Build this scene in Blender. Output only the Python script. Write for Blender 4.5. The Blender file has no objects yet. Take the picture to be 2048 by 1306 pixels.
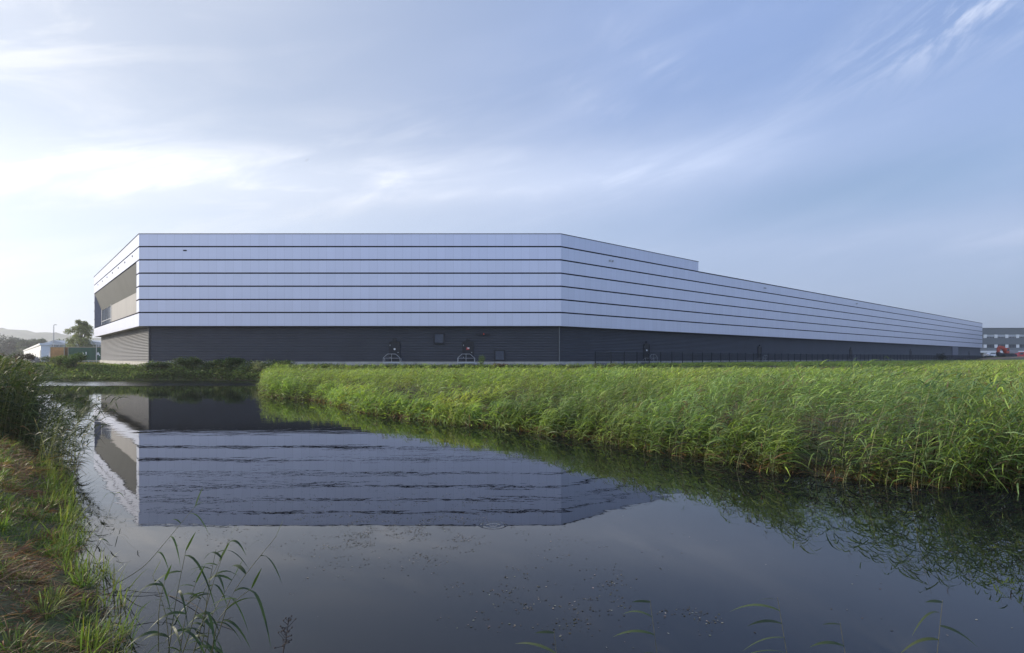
import bpy, math, random
import numpy as np
from mathutils import Vector
R = math.radians
rng = np.random.default_rng(7)
random.seed(7)
sc = bpy.context.scene
col = sc.collection

# ---------------------------------------------------------------- camera, sky, sun, exposure
H0 = 2.70                      # eye height above the water
F = 1150.0                     # focal length in photo pixels
YH = 715.0                     # horizon row
cam_d = bpy.data.cameras.new("camera")
cam_d.sensor_width = 36.0
cam_d.lens = F / 2048 * 36.0
cam_d.shift_y = (YH - 653) / 2048
cam_d.clip_start = 0.05
cam_d.clip_end = 8000
cam = bpy.data.objects.new("camera", cam_d)
cam.location = (0, 0, H0)
cam.rotation_euler = (R(90), 0, 0)
col.objects.link(cam)
sc.camera = cam

SUN_AZ = -82.0                 # degrees, clockwise from +Y
SUN_EL = 22.0
sun_vec = Vector((math.sin(R(SUN_AZ)) * math.cos(R(SUN_EL)), math.cos(R(SUN_AZ)) * math.cos(R(SUN_EL)), math.sin(R(SUN_EL))))
sd = bpy.data.lights.new("sun", 'SUN')
sd.energy = 3.9
sd.angle = R(0.6)
sd.color = (1.0, 0.90, 0.76)
sun = bpy.data.objects.new("sun", sd)
sun.rotation_euler = sun_vec.to_track_quat('Z', 'Y').to_euler()
sun.location = (-60, 20, 60)
col.objects.link(sun)

sc.view_settings.view_transform = 'Standard'
sc.view_settings.look = 'None'
sc.view_settings.exposure = 0.48
sc.view_settings.gamma = 1.0
sc.render.engine = 'CYCLES'
sc.cycles.use_denoising = True
sc.cycles.max_bounces = 8
sc.cycles.diffuse_bounces = 3
sc.cycles.glossy_bounces = 4
sc.cycles.transmission_bounces = 4
sc.cycles.transparent_max_bounces = 8
sc.cycles.volume_bounces = 0
sc.cycles.sample_clamp_indirect = 6.0
sc.cycles.caustics_reflective = False
sc.cycles.caustics_refractive = False


class NG:
    """small helper for node maths"""
    def __init__(s, nt):
        s.nt = nt

    def new(s, t, **kw):
        n = s.nt.nodes.new(t)
        for k, v in kw.items():
            setattr(n, k, v)
        return n

    def put(s, sock, v):
        if isinstance(v, bpy.types.NodeSocket):
            s.nt.links.new(v, sock)
        else:
            sock.default_value = v

    def m(s, op, a, b=None, c=None, clamp=False):
        n = s.new('ShaderNodeMath', operation=op, use_clamp=clamp)
        s.put(n.inputs[0], a)
        if b is not None:
            s.put(n.inputs[1], b)
        if c is not None:
            s.put(n.inputs[2], c)
        return n.outputs[0]

    def comb(s, x, y, z):
        n = s.new('ShaderNodeCombineXYZ')
        for i, v in enumerate((x, y, z)):
            s.put(n.inputs[i], v)
        return n.outputs[0]

    def sep(s, v):
        n = s.new('ShaderNodeSeparateXYZ')
        s.put(n.inputs[0], v)
        return n.outputs

    def noise(s, vec, scale, detail=4, rough=0.5, dist=0.0, out=0):
        n = s.new('ShaderNodeTexNoise')
        if vec is not None:
            s.put(n.inputs['Vector'], vec)
        n.inputs['Scale'].default_value = scale
        n.inputs['Detail'].default_value = detail
        n.inputs['Roughness'].default_value = rough
        n.inputs['Distortion'].default_value = dist
        return n.outputs[out]

    def ramp(s, v, stops):
        n = s.new('ShaderNodeValToRGB')
        s.put(n.inputs[0], v)
        e = n.color_ramp.elements
        while len(e) < len(stops):
            e.new(0.5)
        for i, (p, c) in enumerate(stops):
            e[i].position = p
            e[i].color = (c, c, c, 1) if not hasattr(c, '__len__') else (*c, 1)
        return n.outputs[0]

    def smooth(s, v, a, b, lo=0.0, hi=1.0):
        n = s.new('ShaderNodeMapRange', interpolation_type='SMOOTHSTEP')
        s.put(n.inputs[0], v)
        for i, q in enumerate((a, b, lo, hi)):
            n.inputs[i + 1].default_value = q
        return n.outputs[0]

    def mixc(s, f, a, b, blend='MIX'):
        n = s.new('ShaderNodeMix', data_type='RGBA', blend_type=blend)
        s.put(n.inputs[0], f)
        s.put(n.inputs[6], a if isinstance(a, bpy.types.NodeSocket) else (*a, 1))
        s.put(n.inputs[7], b if isinstance(b, bpy.types.NodeSocket) else (*b, 1))
        return n.outputs[2]


world = bpy.data.worlds.new("World")
sc.world = world
world.use_nodes = True
g = NG(world.node_tree)
for n in list(world.node_tree.nodes):
    world.node_tree.nodes.remove(n)
sky = g.new('ShaderNodeTexSky', sky_type='NISHITA')
sky.sun_disc = False
sky.sun_elevation = R(SUN_EL)
sky.sun_rotation = R(SUN_AZ)
sky.air_density = 1.25
sky.dust_density = 0.7
sky.ozone_density = 5.0
tc = g.new('ShaderNodeTexCoord')
dx, dy, dz = g.sep(tc.outputs['Generated'])
az = g.m('ARCTAN2', dx, dy)                       # radians from +Y
el = g.m('ARCSINE', g.m('MINIMUM', g.m('MAXIMUM', dz, -1.0), 1.0))
SKY_S = 0.10


def blob(ca, ce, ra, re, tilt=0.0):
    """soft elliptical region of sky round azimuth ca, elevation ce (degrees)"""
    a = g.m('SUBTRACT', az, R(ca))
    e = g.m('SUBTRACT', el, R(ce))
    ct, st = math.cos(R(tilt)), math.sin(R(tilt))
    a2 = g.m('MULTIPLY', g.m('ADD', g.m('MULTIPLY', a, ct), g.m('MULTIPLY', e, st)), 1 / R(ra))
    e2 = g.m('MULTIPLY', g.m('SUBTRACT', g.m('MULTIPLY', e, ct), g.m('MULTIPLY', a, st)), 1 / R(re))
    r2 = g.m('ADD', g.m('MULTIPLY', a2, a2), g.m('MULTIPLY', e2, e2))
    return g.m('EXPONENT', g.m('MULTIPLY', r2, -1.0))


def streak(tilt, sa, se, scale, detail, rough, dist, off=0.0):
    ct, st = math.cos(R(tilt)), math.sin(R(tilt))
    a2 = g.m('ADD', g.m('MULTIPLY', az, ct), g.m('MULTIPLY', el, st))
    e2 = g.m('SUBTRACT', g.m('MULTIPLY', el, ct), g.m('MULTIPLY', az, st))
    v = g.comb(g.m('MULTIPLY', a2, sa), g.m('MULTIPLY', e2, se), off)
    return g.noise(v, scale, detail, rough, dist)


n_fine = streak(14, 1.0, 5.0, 3.2, 9, 0.62, 0.6, 3.1)
n_wisp = streak(28, 1.0, 4.0, 4.5, 9, 0.66, 1.1, 8.7)
n_broad = streak(16, 1.0, 3.0, 1.6, 5, 0.5, 0.5, 1.7)
fine = g.smooth(n_fine, 0.40, 0.72)
wisp = g.smooth(n_wisp, 0.42, 0.72)
broad = g.smooth(n_broad, 0.34, 0.66)


def mul(a, b):
    return g.m('MULTIPLY', a, b)


def add(a, b):
    return g.m('ADD', a, b)


soft = g.m('ADD', g.m('MULTIPLY', fine, 0.75), 0.25)
cosd = g.m('COSINE', g.m('SUBTRACT', az, R(SUN_AZ)))
glow = g.m('EXPONENT', g.m('MULTIPLY', g.m('SUBTRACT', cosd, 1.0), 1.7))     # forward scattering: whiter near the sun
warm = g.smooth(cosd, 0.80, -0.35)
low = g.smooth(el, R(25), R(6))
behind = g.smooth(dy, 0.0, -0.6)


def cscale(colr, k):
    n = g.new('ShaderNodeVectorMath', operation='SCALE')
    g.put(n.inputs[0], colr)
    g.put(n.inputs['Scale'], g.m('MULTIPLY', k, 1 / SKY_S))
    return n.outputs[0]


# thin high veil
veil = add(mul(broad, 0.09), 0.62)
veil = g.m('SUBTRACT', veil, mul(blob(33, 14.0, 13, 2.6, 3), 0.30))
veil = g.m('MINIMUM', add(veil, mul(low, 0.18)), 0.95)
vk = add(add(0.425, mul(glow, 0.26)), mul(mul(low, g.m('SUBTRACT', 1.05, warm)), 0.14))
vk = add(vk, mul(behind, add(0.04, mul(g.smooth(el, R(3), R(24)), 0.52))))  # unseen sky behind the camera, brightened with height to light the front facade
vcol = g.mixc(warm, (0.92, 0.98, 1.12), (0.61, 0.83, 1.43))
vcol = g.mixc(mul(low, 0.55), vcol, (0.82, 0.96, 1.16))
skyc = g.mixc(veil, sky.outputs[0], cscale(vcol, vk))
# white cirrus
cl = mul(mul(fine, g.smooth(n_broad, 0.30, 0.62)), 0.10)
for c, t, k in [((-36, 14.3, 17, 2.4, 3), soft, 0.95), ((-20, 15.8, 9, .9, 8), fine, .75), ((-46, 25, 13, 5, -8), soft, 0.75),
                ((-24, 7.0, 24, 4.0, 0), soft, 0.45), ((37, 25.5, 8, 2.4, 16), wisp, 0.8), ((44, 26, 7, 3, 20), wisp, 0.6),
                ((31, 10.0, 13, 1.0, 2), soft, 0.50), ((40.5, 9.4, 6, 1.8, -4), soft, 0.55), ((2, 16.3, 15, 0.7, 5), soft, 0.32),
                ((24, 20, 20, 1.6, 12), soft, 0.16), ((3, 17.2, 27, 3.4, 2), add(mul(soft, .4), .6), 0.58), ((-14, 20, 14, 2.5, 14), fine, 0.22), ((60, 30, 14, 5, 0), wisp, 0.6),
                ((-90, 25, 30, 12, 0), soft, 0.5), ((13.5, 27, 1.6, 4.5, 60), wisp, 0.35), ((8, 24, 2.0, 4.5, 62), wisp, 0.2)]:
    cl = add(cl, mul(mul(blob(*c), t), k))
cl = g.m('MINIMUM', cl, 0.95)
ck = add(add(0.56, mul(glow, 0.42)), mul(blob(-30, 16.0, 17, 2.6, 3), 0.16))
ck = add(ck, mul(blob(4, 17.5, 26, 3.2, 2), 0.10))
ccol = g.mixc(warm, (1.0, 1.0, 1.01), (0.84, 0.95, 1.22))
skyc = g.mixc(cl, skyc, cscale(ccol, ck))
bg = g.new('ShaderNodeBackground')
g.put(bg.inputs[0], skyc)
bg.inputs[1].default_value = SKY_S
wo = g.new('ShaderNodeOutputWorld')
g.put(wo.inputs[0], bg.outputs[0])


# ---------------------------------------------------------------- helpers
def tag(o, label=None, cat=None, group=None, kind=None):
    if label: o['label'] = label
    if cat: o['category'] = cat
    if group: o['group'] = group
    if kind: o['kind'] = kind
    return o


def empty(name, loc, rz=0.0, label=None, cat=None, group=None):
    o = bpy.data.objects.new(name, None)
    o.location = loc
    o.rotation_euler = (0, 0, rz)
    o.empty_display_size = 0.3
    col.objects.link(o)
    return tag(o, label, cat, group)


def link_mesh(name, me, mat, parent=None, world_coords=False):
    if mat is not None:
        me.materials.append(mat)
    o = bpy.data.objects.new(name, me)
    col.objects.link(o)
    if parent is not None:
        o.parent = parent
        if world_coords and parent.type == 'EMPTY':
            o.location = -Vector(parent.location)
    return o


class MB:
    def __init__(s):
        s.v, s.f, s.uv = [], [], []

    def face(s, pts, uv=None):
        i = len(s.v)
        s.v += [tuple(p) for p in pts]
        s.f.append(list(range(i, i + len(pts))))
        s.uv += [tuple(u) for u in uv] if uv else [(0, 0)] * len(pts)

    def hexa(s, b, t, U=None):
        """b, t: 4 bottom and 4 top corners, counter-clockwise from above; U: optional (u0,u1) along edge 0-1"""
        zb, zt = b[0][2], t[0][2]
        s.face([b[3], b[2], b[1], b[0]])
        s.face(t)
        for k in range(4):
            j = (k + 1) % 4
            if U and k == 0:
                s.face([b[k], b[j], t[j], t[k]], [(U[0], zb), (U[1], zb), (U[1], zt), (U[0], zt)])
            else:
                s.face([b[k], b[j], t[j], t[k]])

    def box(s, x0, x1, y0, y1, z0, z1):
        b = [(x0, y0, z0), (x1, y0, z0), (x1, y1, z0), (x0, y1, z0)]
        t = [(x0, y0, z1), (x1, y0, z1), (x1, y1, z1), (x0, y1, z1)]
        s.hexa(b, t)

    def fbox(s, fr, s0, s1, p0, p1, z0, z1):
        """box in a wall frame: s along the wall, p outward"""
        b = [fr(s0, p1, z0), fr(s1, p1, z0), fr(s1, p0, z0), fr(s0, p0, z0)]
        t = [fr(s0, p1, z1), fr(s1, p1, z1), fr(s1, p0, z1), fr(s0, p0, z1)]
        s.hexa(b, t)

    def prism(s, poly, z0, z1):
        n = len(poly)
        s.face([(p[0], p[1], z0) for p in poly][::-1])
        s.face([(p[0], p[1], z1) for p in poly])
        for k in range(n):
            a, b = poly[k], poly[(k + 1) % n]
            s.face([(a[0], a[1], z0), (b[0], b[1], z0), (b[0], b[1], z1), (a[0], a[1], z1)])

    def xprism(s, prof, y0, y1):
        """profile in x,z extruded along y"""
        n = len(prof)
        s.face([(p[0], y0, p[1]) for p in prof])
        s.face([(p[0], y1, p[1]) for p in prof][::-1])
        for k in range(n):
            a, b = prof[k], prof[(k + 1) % n]
            s.face([(a[0], y0, a[1]), (a[0], y1, a[1]), (b[0], y1, b[1]), (b[0], y0, b[1])])

    def tube(s, pts, r, n=6, r1=None):
        pts = [Vector(p) for p in pts]
        rings = []
        m = len(pts)
        for i, p in enumerate(pts):
            d = (pts[min(i + 1, m - 1)] - pts[max(i - 1, 0)]).normalized()
            a = Vector((0, 0, 1)) if abs(d.z) < 0.9 else Vector((1, 0, 0))
            u = d.cross(a).normalized()
            w = d.cross(u)
            rr = r if r1 is None else r + (r1 - r) * i / (m - 1)
            rings.append([p + (u * math.cos(2 * math.pi * k / n) + w * math.sin(2 * math.pi * k / n)) * rr for k in range(n)])
        for i in range(m - 1):
            for k in range(n):
                j = (k + 1) % n
                s.face([rings[i][k], rings[i + 1][k], rings[i + 1][j], rings[i][j]])
        s.face(rings[0])
        s.face(rings[-1][::-1])

    def cyl(s, c, axis, r, h, n=16):
        axis = Vector(axis).normalized()
        s.tube([Vector(c) - axis * h / 2, Vector(c) + axis * h / 2], r, n)

    def build(s, name, mat, parent=None, world_coords=False, bevel=0.0):
        me = bpy.data.meshes.new(name)
        me.from_pydata(s.v, [], s.f)
        ul = me.uv_layers.new(name="UVMap")
        ul.data.foreach_set('uv', np.array(s.uv, dtype=np.float32).ravel())
        o = link_mesh(name, me, mat, parent, world_coords)
        return o


def rgb(h, gain=1.0):
    """sRGB 0-255 tuple -> linear"""
    return tuple(gain * ((c / 255 / 12.92) if c / 255 <= 0.04045 else ((c / 255 + 0.055) / 1.055) ** 2.4) for c in h)


def mat_simple(name, color, rough=0.6, metal=0.0, spec=0.5, var=0.12, vscale=3.0, bump=0.0, bscale=40.0, coat=0.0):
    m = bpy.data.materials.new(name)
    m.use_nodes = True
    g = NG(m.node_tree)
    b = m.node_tree.nodes['Principled BSDF']
    tcn = g.new('ShaderNodeTexCoord')
    n = g.noise(tcn.outputs['Object'], vscale, 5, 0.6)
    k = g.smooth(n, 0.3, 0.7)
    lo = tuple(c * (1 - var) for c in color)
    hi = tuple(min(1, c * (1 + var)) for c in color)
    g.put(b.inputs['Base Color'], g.mixc(k, lo, hi))
    b.inputs['Roughness'].default_value = rough
    b.inputs['Metallic'].default_value = metal
    b.inputs['Specular IOR Level'].default_value = spec
    b.inputs['Coat Weight'].default_value = coat
    if bump:
        bn = g.new('ShaderNodeBump')
        bn.inputs['Distance'].default_value = bump
        g.put(bn.inputs['Height'], g.noise(tcn.outputs['Object'], bscale, 6, 0.6))
        g.put(b.inputs['Normal'], bn.outputs[0])
    return m


def mat_cladding():
    """silver coated metal panels, one metre wide, fine vertical joints, panel to panel tone"""
    m = bpy.data.materials.new('silver_cladding')
    m.use_nodes = True
    g = NG(m.node_tree)
    b = m.node_tree.nodes['Principled BSDF']
    uv = g.new('ShaderNodeUVMap')
    u, v, _ = g.sep(uv.outputs[0])
    uu = g.m('DIVIDE', u, 1.03)
    fr = g.m('FRACT', uu)
    edge = g.m('MINIMUM', fr, g.m('SUBTRACT', 1.0, fr))
    joint = g.m('LESS_THAN', edge, 0.009)
    cell = g.comb(g.m('FLOOR', uu), g.m('FLOOR', g.m('DIVIDE', v, 1.61)), 0.0)
    wn = g.new('ShaderNodeTexWhiteNoise', noise_dimensions='3D')
    g.put(wn.inputs['Vector'], cell)
    tone = g.m('ADD', 0.975, g.m('MULTIPLY', wn.outputs[0], 0.05))
    geo = g.new('ShaderNodeNewGeometry')
    streaks = g.noise(g.comb(g.m('MULTIPLY', u, 3.0), g.m('MULTIPLY', v, 0.25), 0.0), 1.0, 5, 0.6)
    tone = g.m('MULTIPLY', tone, g.m('ADD', 0.97, g.m('MULTIPLY', streaks, 0.06)))
    base = g.new('ShaderNodeVectorMath', operation='SCALE')
    base.inputs[0].default_value = (0.63, 0.64, 0.74)
    g.put(base.inputs['Scale'], tone)
    c = g.mixc(g.m('MULTIPLY', joint, 0.40), base.outputs[0], (0.12, 0.12, 0.14))
    g.put(b.inputs['Base Color'], c)
    b.inputs['Metallic'].default_value = 0.42
    g.put(b.inputs['Roughness'], g.m('ADD', 0.28, g.m('MULTIPLY', wn.outputs[0], 0.015)))
    bn = g.new('ShaderNodeBump')
    bn.inputs['Distance'].default_value = 0.01
    oil = g.noise(g.comb(g.m('MULTIPLY', u, 1.3), g.m('MULTIPLY', v, 0.5), 0.0), 1.0, 2, 0.4)
    g.put(bn.inputs['Height'], oil)
    bn.inputs['Strength'].default_value = 0.10
    g.put(b.inputs['Normal'], bn.outputs[0])
    return m


def mat_foliage(name, transl=0.35, rough=0.5, spec=0.4):
    m = bpy.data.materials.new(name)
    m.use_nodes = True
    g = NG(m.node_tree)
    b = m.node_tree.nodes['Principled BSDF']
    at = g.new('ShaderNodeAttribute', attribute_name='tint')
    g.put(b.inputs['Base Color'], at.outputs[0])
    b.inputs['Roughness'].default_value = rough
    b.inputs['Specular IOR Level'].default_value = spec
    tr = g.new('ShaderNodeBsdfTranslucent')
    g.put(tr.inputs[0], g.mixc(1.0, at.outputs[0], (1.08, 1.22, 0.70), 'MULTIPLY'))
    mx = g.new('ShaderNodeMixShader')
    mx.inputs[0].default_value = transl
    g.put(mx.inputs[1], b.outputs[0])
    g.put(mx.inputs[2], tr.outputs[0])
    out = [n for n in m.node_tree.nodes if n.type == 'OUTPUT_MATERIAL'][0]
    g.put(out.inputs[0], mx.outputs[0])
    return m


M = {}
M['clad'] = mat_cladding()
M['core'] = mat_simple('dark_profile', (0.012, 0.014, 0.022), 1.0, spec=0.0)
M['rib'] = mat_simple('anthracite_sheet', (0.052, 0.056, 0.068), 0.50, 0.0, 0.45, 0.10, 0.4)
M['trim'] = mat_simple('dark_trim', (0.014, 0.015, 0.020), 0.4)
M['conc'] = mat_simple('plinth_concrete', (0.40, 0.38, 0.34), 0.85, var=0.16, vscale=1.2, bump=0.01)
M['soffit'] = mat_simple('soffit_panel', (0.42, 0.40, 0.38), 0.6)
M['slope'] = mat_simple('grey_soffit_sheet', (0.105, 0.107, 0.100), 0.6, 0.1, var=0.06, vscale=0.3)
M['beige'] = mat_simple('beige_sheet', (0.265, 0.25, 0.235), 0.55, var=0.05, vscale=0.4)
M['jamb'] = mat_simple('slate_jamb', (0.10, 0.11, 0.16), 0.4, 0.3)
M['glass'] = mat_simple('window_glass', (0.03, 0.035, 0.04), 0.05, 0.0, 0.9, 0.05)
M['roof'] = mat_simple('roof_membrane', (0.25, 0.25, 0.25), 0.9)
M['door'] = mat_simple('dark_door', (0.010, 0.011, 0.016), 0.45)
M['galv'] = mat_simple('galvanised_steel', (0.50, 0.51, 0.52), 0.45, 0.6)
M['white'] = mat_simple('white_paint', (0.80, 0.80, 0.78), 0.5, var=0.05)
M['red'] = mat_simple('red_paint', (0.50, 0.06, 0.04), 0.4, var=0.2)
M['fence'] = mat_simple('fence_paint', (0.012, 0.016, 0.022), 0.5)
M['rubber'] = mat_simple('rubber', (0.02, 0.02, 0.02), 0.8)
M['green'] = mat_simple('green_container_paint', (0.018, 0.095, 0.055), 0.45, var=0.2, vscale=1.0)
M['orange'] = mat_simple('orange_container_paint', (0.46, 0.24, 0.085), 0.55, var=0.2, vscale=1.0)
M['greywall'] = mat_simple('grey_wall_panel', (0.17, 0.18, 0.18), 0.7, var=0.08)
M['bark'] = mat_simple('bark', (0.10, 0.08, 0.06), 0.9, var=0.3, vscale=4)
M['leaf'] = mat_foliage('reed_leaf', 0.40, 0.50, 0.36)
M['leaf_dull'] = mat_foliage('tree_leaf', 0.30, 0.6, 0.3)
M['dry'] = mat_foliage('dry_straw', 0.15, 0.7, 0.2)

# ---------------------------------------------------------------- plan geometry
C0 = (-78.46, 107.9)
C1 = (-45.41, 70.0)
C2 = (5.965, 70.0)
RD = (0.753, 0.658)
C3 = (5.965 + 239 * RD[0], 70 + 239 * RD[1])
C4 = (C3[0] - 80 * RD[1], C3[1] + 80 * RD[0])
C5 = (-30.0, 165.0)
FOOT = [C0, C1, C2, C3, C4, C5]


def offset_poly(poly, ds):
    """inward offset of a counter-clockwise polygon with one distance per edge"""
    n = len(poly)
    lines = []
    for i in range(n):
        a, b = Vector(poly[i]), Vector(poly[(i + 1) % n])
        d = (b - a).normalized()
        nin = Vector((-d.y, d.x))
        lines.append((a + nin * ds[i], d))
    out = []
    for i in range(n):
        (p, d), (q, e) = lines[i - 1], lines[i]
        den = d.x * e.y - d.y * e.x
        t = ((q.x - p.x) * e.y - (q.y - p.y) * e.x) / den
        out.append((p.x + d.x * t, p.y + d.y * t))
    return out


def inset(k):
    return offset_poly(FOOT, [k] * 6)


def frame(a, b):
    a, b = Vector(a), Vector(b)
    d = (b - a).normalized()
    nout = Vector((d.y, -d.x))

    def fr(s, p, z):
        return (a.x + d.x * s + nout.x * p, a.y + d.y * s + nout.y * p, z)
    fr.L = (b - a).length
    fr.a, fr.d, fr.n = a, d, nout

    def s_px(px, p=0.0):
        r = (px - 1024) / F
        ax, ay = a.x + nout.x * p, a.y + nout.y * p
        return (r * ay - ax) / (d.x - r * d.y)
    fr.s_px = s_px
    return fr


# water outline (counter-clockwise seen from above is not needed)
LEFT_SHORE = [(-58.0, 69.0), (-47, 55), (-36, 43.5), (-26.5, 31), (-18.5, 21.5), (-13.6, 16.6), (-10.6, 13.4), (-8.7, 11.0), (-7.3, 9.4),
              (-6.15, 7.9), (-5.1, 6.9), (-4.3, 6.0), (-3.6, 5.0), (-2.9, 4.2), (-1.6, 3.1), (2.0, 2.3), (8, 2.2), (16, 2.6), (30, 2.0), (70, 0.0)]
RIGHT_SHORE = [(70, 12.5), (40, 11.0), (24, 11.3), (14.5, 12.0), (10.8, 12.0), (8.7, 12.2), (7.4, 12.9), (6.3, 13.9), (5.2, 15.6), (3.7, 18.2),
               (1.4, 20.2), (-0.4, 22.4), (-3.6, 24.8), (-6.9, 28.0), (-8.9, 31.4), (-12.2, 36.3), (-16.4, 39.6), (-18.0, 42.6), (-21.5, 50), (-28.6, 66.6)]
FAR_SHORE = [(-28.6, 66.8), (-36, 67.6), (-44, 67.3), (-52, 67.9), (-58, 69.0)]
WPOLY = LEFT_SHORE + RIGHT_SHORE + FAR_SHORE[1:-1]


def seg_dist(X, Y, poly, closed=False):
    P = np.array(poly, float)
    Q = np.roll(P, -1, 0) if closed else P[1:]
    if not closed:
        P = P[:-1]
    best = np.full(X.shape, 1e9)
    for (ax, ay), (bx, by) in zip(P, Q):
        ex, ey = bx - ax, by - ay
        t = np.clip(((X - ax) * ex + (Y - ay) * ey) / (ex * ex + ey * ey), 0, 1)
        best = np.minimum(best, np.hypot(X - ax - t * ex, Y - ay - t * ey))
    return best


def inside(X, Y, poly):
    P = np.array(poly, float)
    Q = np.roll(P, -1, 0)
    r = np.zeros(X.shape, bool)
    for (ax, ay), (bx, by) in zip(P, Q):
        c = ((ay > Y) != (by > Y))
        with np.errstate(divide='ignore', invalid='ignore'):
            xi = ax + (Y - ay) * (bx - ax) / (by - ay)
        r ^= c & (X < xi)
    return r


def sstep(x):
    x = np.clip(x, 0, 1)
    return x * x * (3 - 2 * x)


def vnoise(X, Y, s, seed=0):
    """cheap smooth value noise"""
    r = np.random.default_rng(seed)
    T = r.random((64, 64))
    x, y = X / s + 1000, Y / s + 1000
    xi, yi = np.floor(x).astype(int), np.floor(y).astype(int)
    fx, fy = sstep(x - xi), sstep(y - yi)
    a = T[xi % 64, yi % 64]; b = T[(xi + 1) % 64, yi % 64]
    c = T[xi % 64, (yi + 1) % 64]; d = T[(xi + 1) % 64, (yi + 1) % 64]
    return (a * (1 - fx) + b * fx) * (1 - fy) + (c * (1 - fx) + d * fx) * fy


def height(X, Y):
    X = np.asarray(X, float); Y = np.asarray(Y, float)
    dl = seg_dist(X, Y, LEFT_SHORE); dr = seg_dist(X, Y, RIGHT_SHORE); df = seg_dist(X, Y, FAR_SHORE)
    d = np.minimum(np.minimum(dl, dr), df)
    ins = inside(X, Y, WPOLY)
    db = seg_dist(X, Y, FOOT, True)
    hr = 0.22 * sstep(d / 1.2) + 1.30 * sstep((10.5 - db) / 5.5)
    hr = np.where(inside(X, Y, FOOT), 1.55, hr)
    hf = 1.55 * sstep(d / 2.2 + 0.1)
    hl = (0.62 * sstep(d / 1.6 + 0.12) + 0.55 * sstep((d - 1.2) / 4.0))
    hl = hl + (1.6 - hl) * sstep((Y - 45) / 25)
    left = (dl <= dr) & (dl <= df)
    h = np.where(left, hl, np.where(df < dr, hf, hr))
    h = np.maximum(h, 1.5 * sstep((Y - 62) / 7) * sstep(d / 2.5))
    # smooth meadow far away and the raised yard on the right
    far = sstep((Y - 95) / 60)
    h = h * (1 - far) + 1.55 * far
    h = h + 1.35 * sstep((X - 0.62 * Y - 30) / 22) * sstep((Y - 130) / 40)
    h = h + (vnoise(X, Y, 1.1, 1) - 0.5) * 0.14 + (vnoise(X, Y, 0.37, 2) - 0.5) * 0.06
    h = np.where(ins, -0.75 * sstep(d / 1.3), np.maximum(h, 0.015))
    return h


# ---------------------------------------------------------------- ground sheet (one piece to the horizon)
def axis(lo, hi, step, far, grow):
    a = list(np.arange(lo, hi, step))
    st = step
    x = a[-1]
    while x < far[1]:
        st *= grow
        x += st
        a.append(x)
    st = step
    x = a[0]
    b = []
    while x > far[0]:
        st *= grow
        x -= st
        b.append(x)
    return np.array(b[::-1] + a)


gx = axis(-32, 26, 0.28, (-3600, 3600), 1.055)
gy = axis(1, 46, 0.28, (-400, 4200), 1.05)
GX, GY = np.meshgrid(gx, gy, indexing='ij')
GZ = height(GX, GY)
nx, ny = GX.shape
V = np.stack([GX, GY, GZ], -1).reshape(-1, 3)
idx = np.arange(nx * ny).reshape(nx, ny)
Fq = np.stack([idx[:-1, :-1], idx[1:, :-1], idx[1:, 1:], idx[:-1, 1:]], -1).reshape(-1, 4)


def quick_mesh(name, V, Fq, tint=None, smooth=False):
    me = bpy.data.meshes.new(name)
    n, f, k = len(V), len(Fq), Fq.shape[1]
    me.vertices.add(n)
    me.vertices.foreach_set('co', np.asarray(V, np.float32).ravel())
    me.loops.add(f * k)
    me.loops.foreach_set('vertex_index', Fq.astype(np.int32).ravel())
    me.polygons.add(f)
    me.polygons.foreach_set('loop_start', (np.arange(f) * k).astype(np.int32))
    me.polygons.foreach_set('loop_total', np.full(f, k, np.int32))
    if smooth:
        me.polygons.foreach_set('use_smooth', np.ones(f, bool))
    if tint is not None:
        at = me.attributes.new('tint', 'FLOAT_COLOR', 'POINT')
        c = np.ones((n, 4), np.float32)
        c[:, :3] = tint
        at.data.foreach_set('color', c.ravel())
    me.update(calc_edges=True)
    return me


def mat_ground():
    m = bpy.data.materials.new('bank_soil_and_turf')
    m.use_nodes = True
    g = NG(m.node_tree)
    b = m.node_tree.nodes['Principled BSDF']
    geo = g.new('ShaderNodeNewGeometry')
    pos = geo.outputs['Position']
    n1 = g.noise(pos, 0.55, 6, 0.6)
    n2 = g.noise(pos, 6.0, 6, 0.65)
    n3 = g.noise(pos, 40.0, 4, 0.6)
    green = g.mixc(n2, (0.035, 0.055, 0.012), (0.085, 0.11, 0.03))
    brown = g.mixc(n2, (0.050, 0.032, 0.018), (0.13, 0.085, 0.045))
    c = g.mixc(g.smooth(n1, 0.42, 0.62), green, brown)
    c = g.mixc(g.m('MULTIPLY', g.smooth(n3, 0.5, 0.75), 0.5), c, (0.20, 0.15, 0.09))
    _, _, pz = g.sep(pos)
    wet = g.smooth(pz, 0.12, 0.0)
    c = g.mixc(g.m('MULTIPLY', wet, 0.75), c, (0.018, 0.015, 0.010))
    g.put(b.inputs['Base Color'], c)
    b.inputs['Roughness'].default_value = 0.9
    bn = g.new('ShaderNodeBump')
    bn.inputs['Distance'].default_value = 0.06
    g.put(bn.inputs['Height'], n2)
    g.put(b.inputs['Normal'], bn.outputs[0])
    return m


M['ground'] = mat_ground()
gnd = link_mesh('ground', quick_mesh('ground', V, Fq, smooth=True), M['ground'])
tag(gnd, kind='structure')


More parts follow.
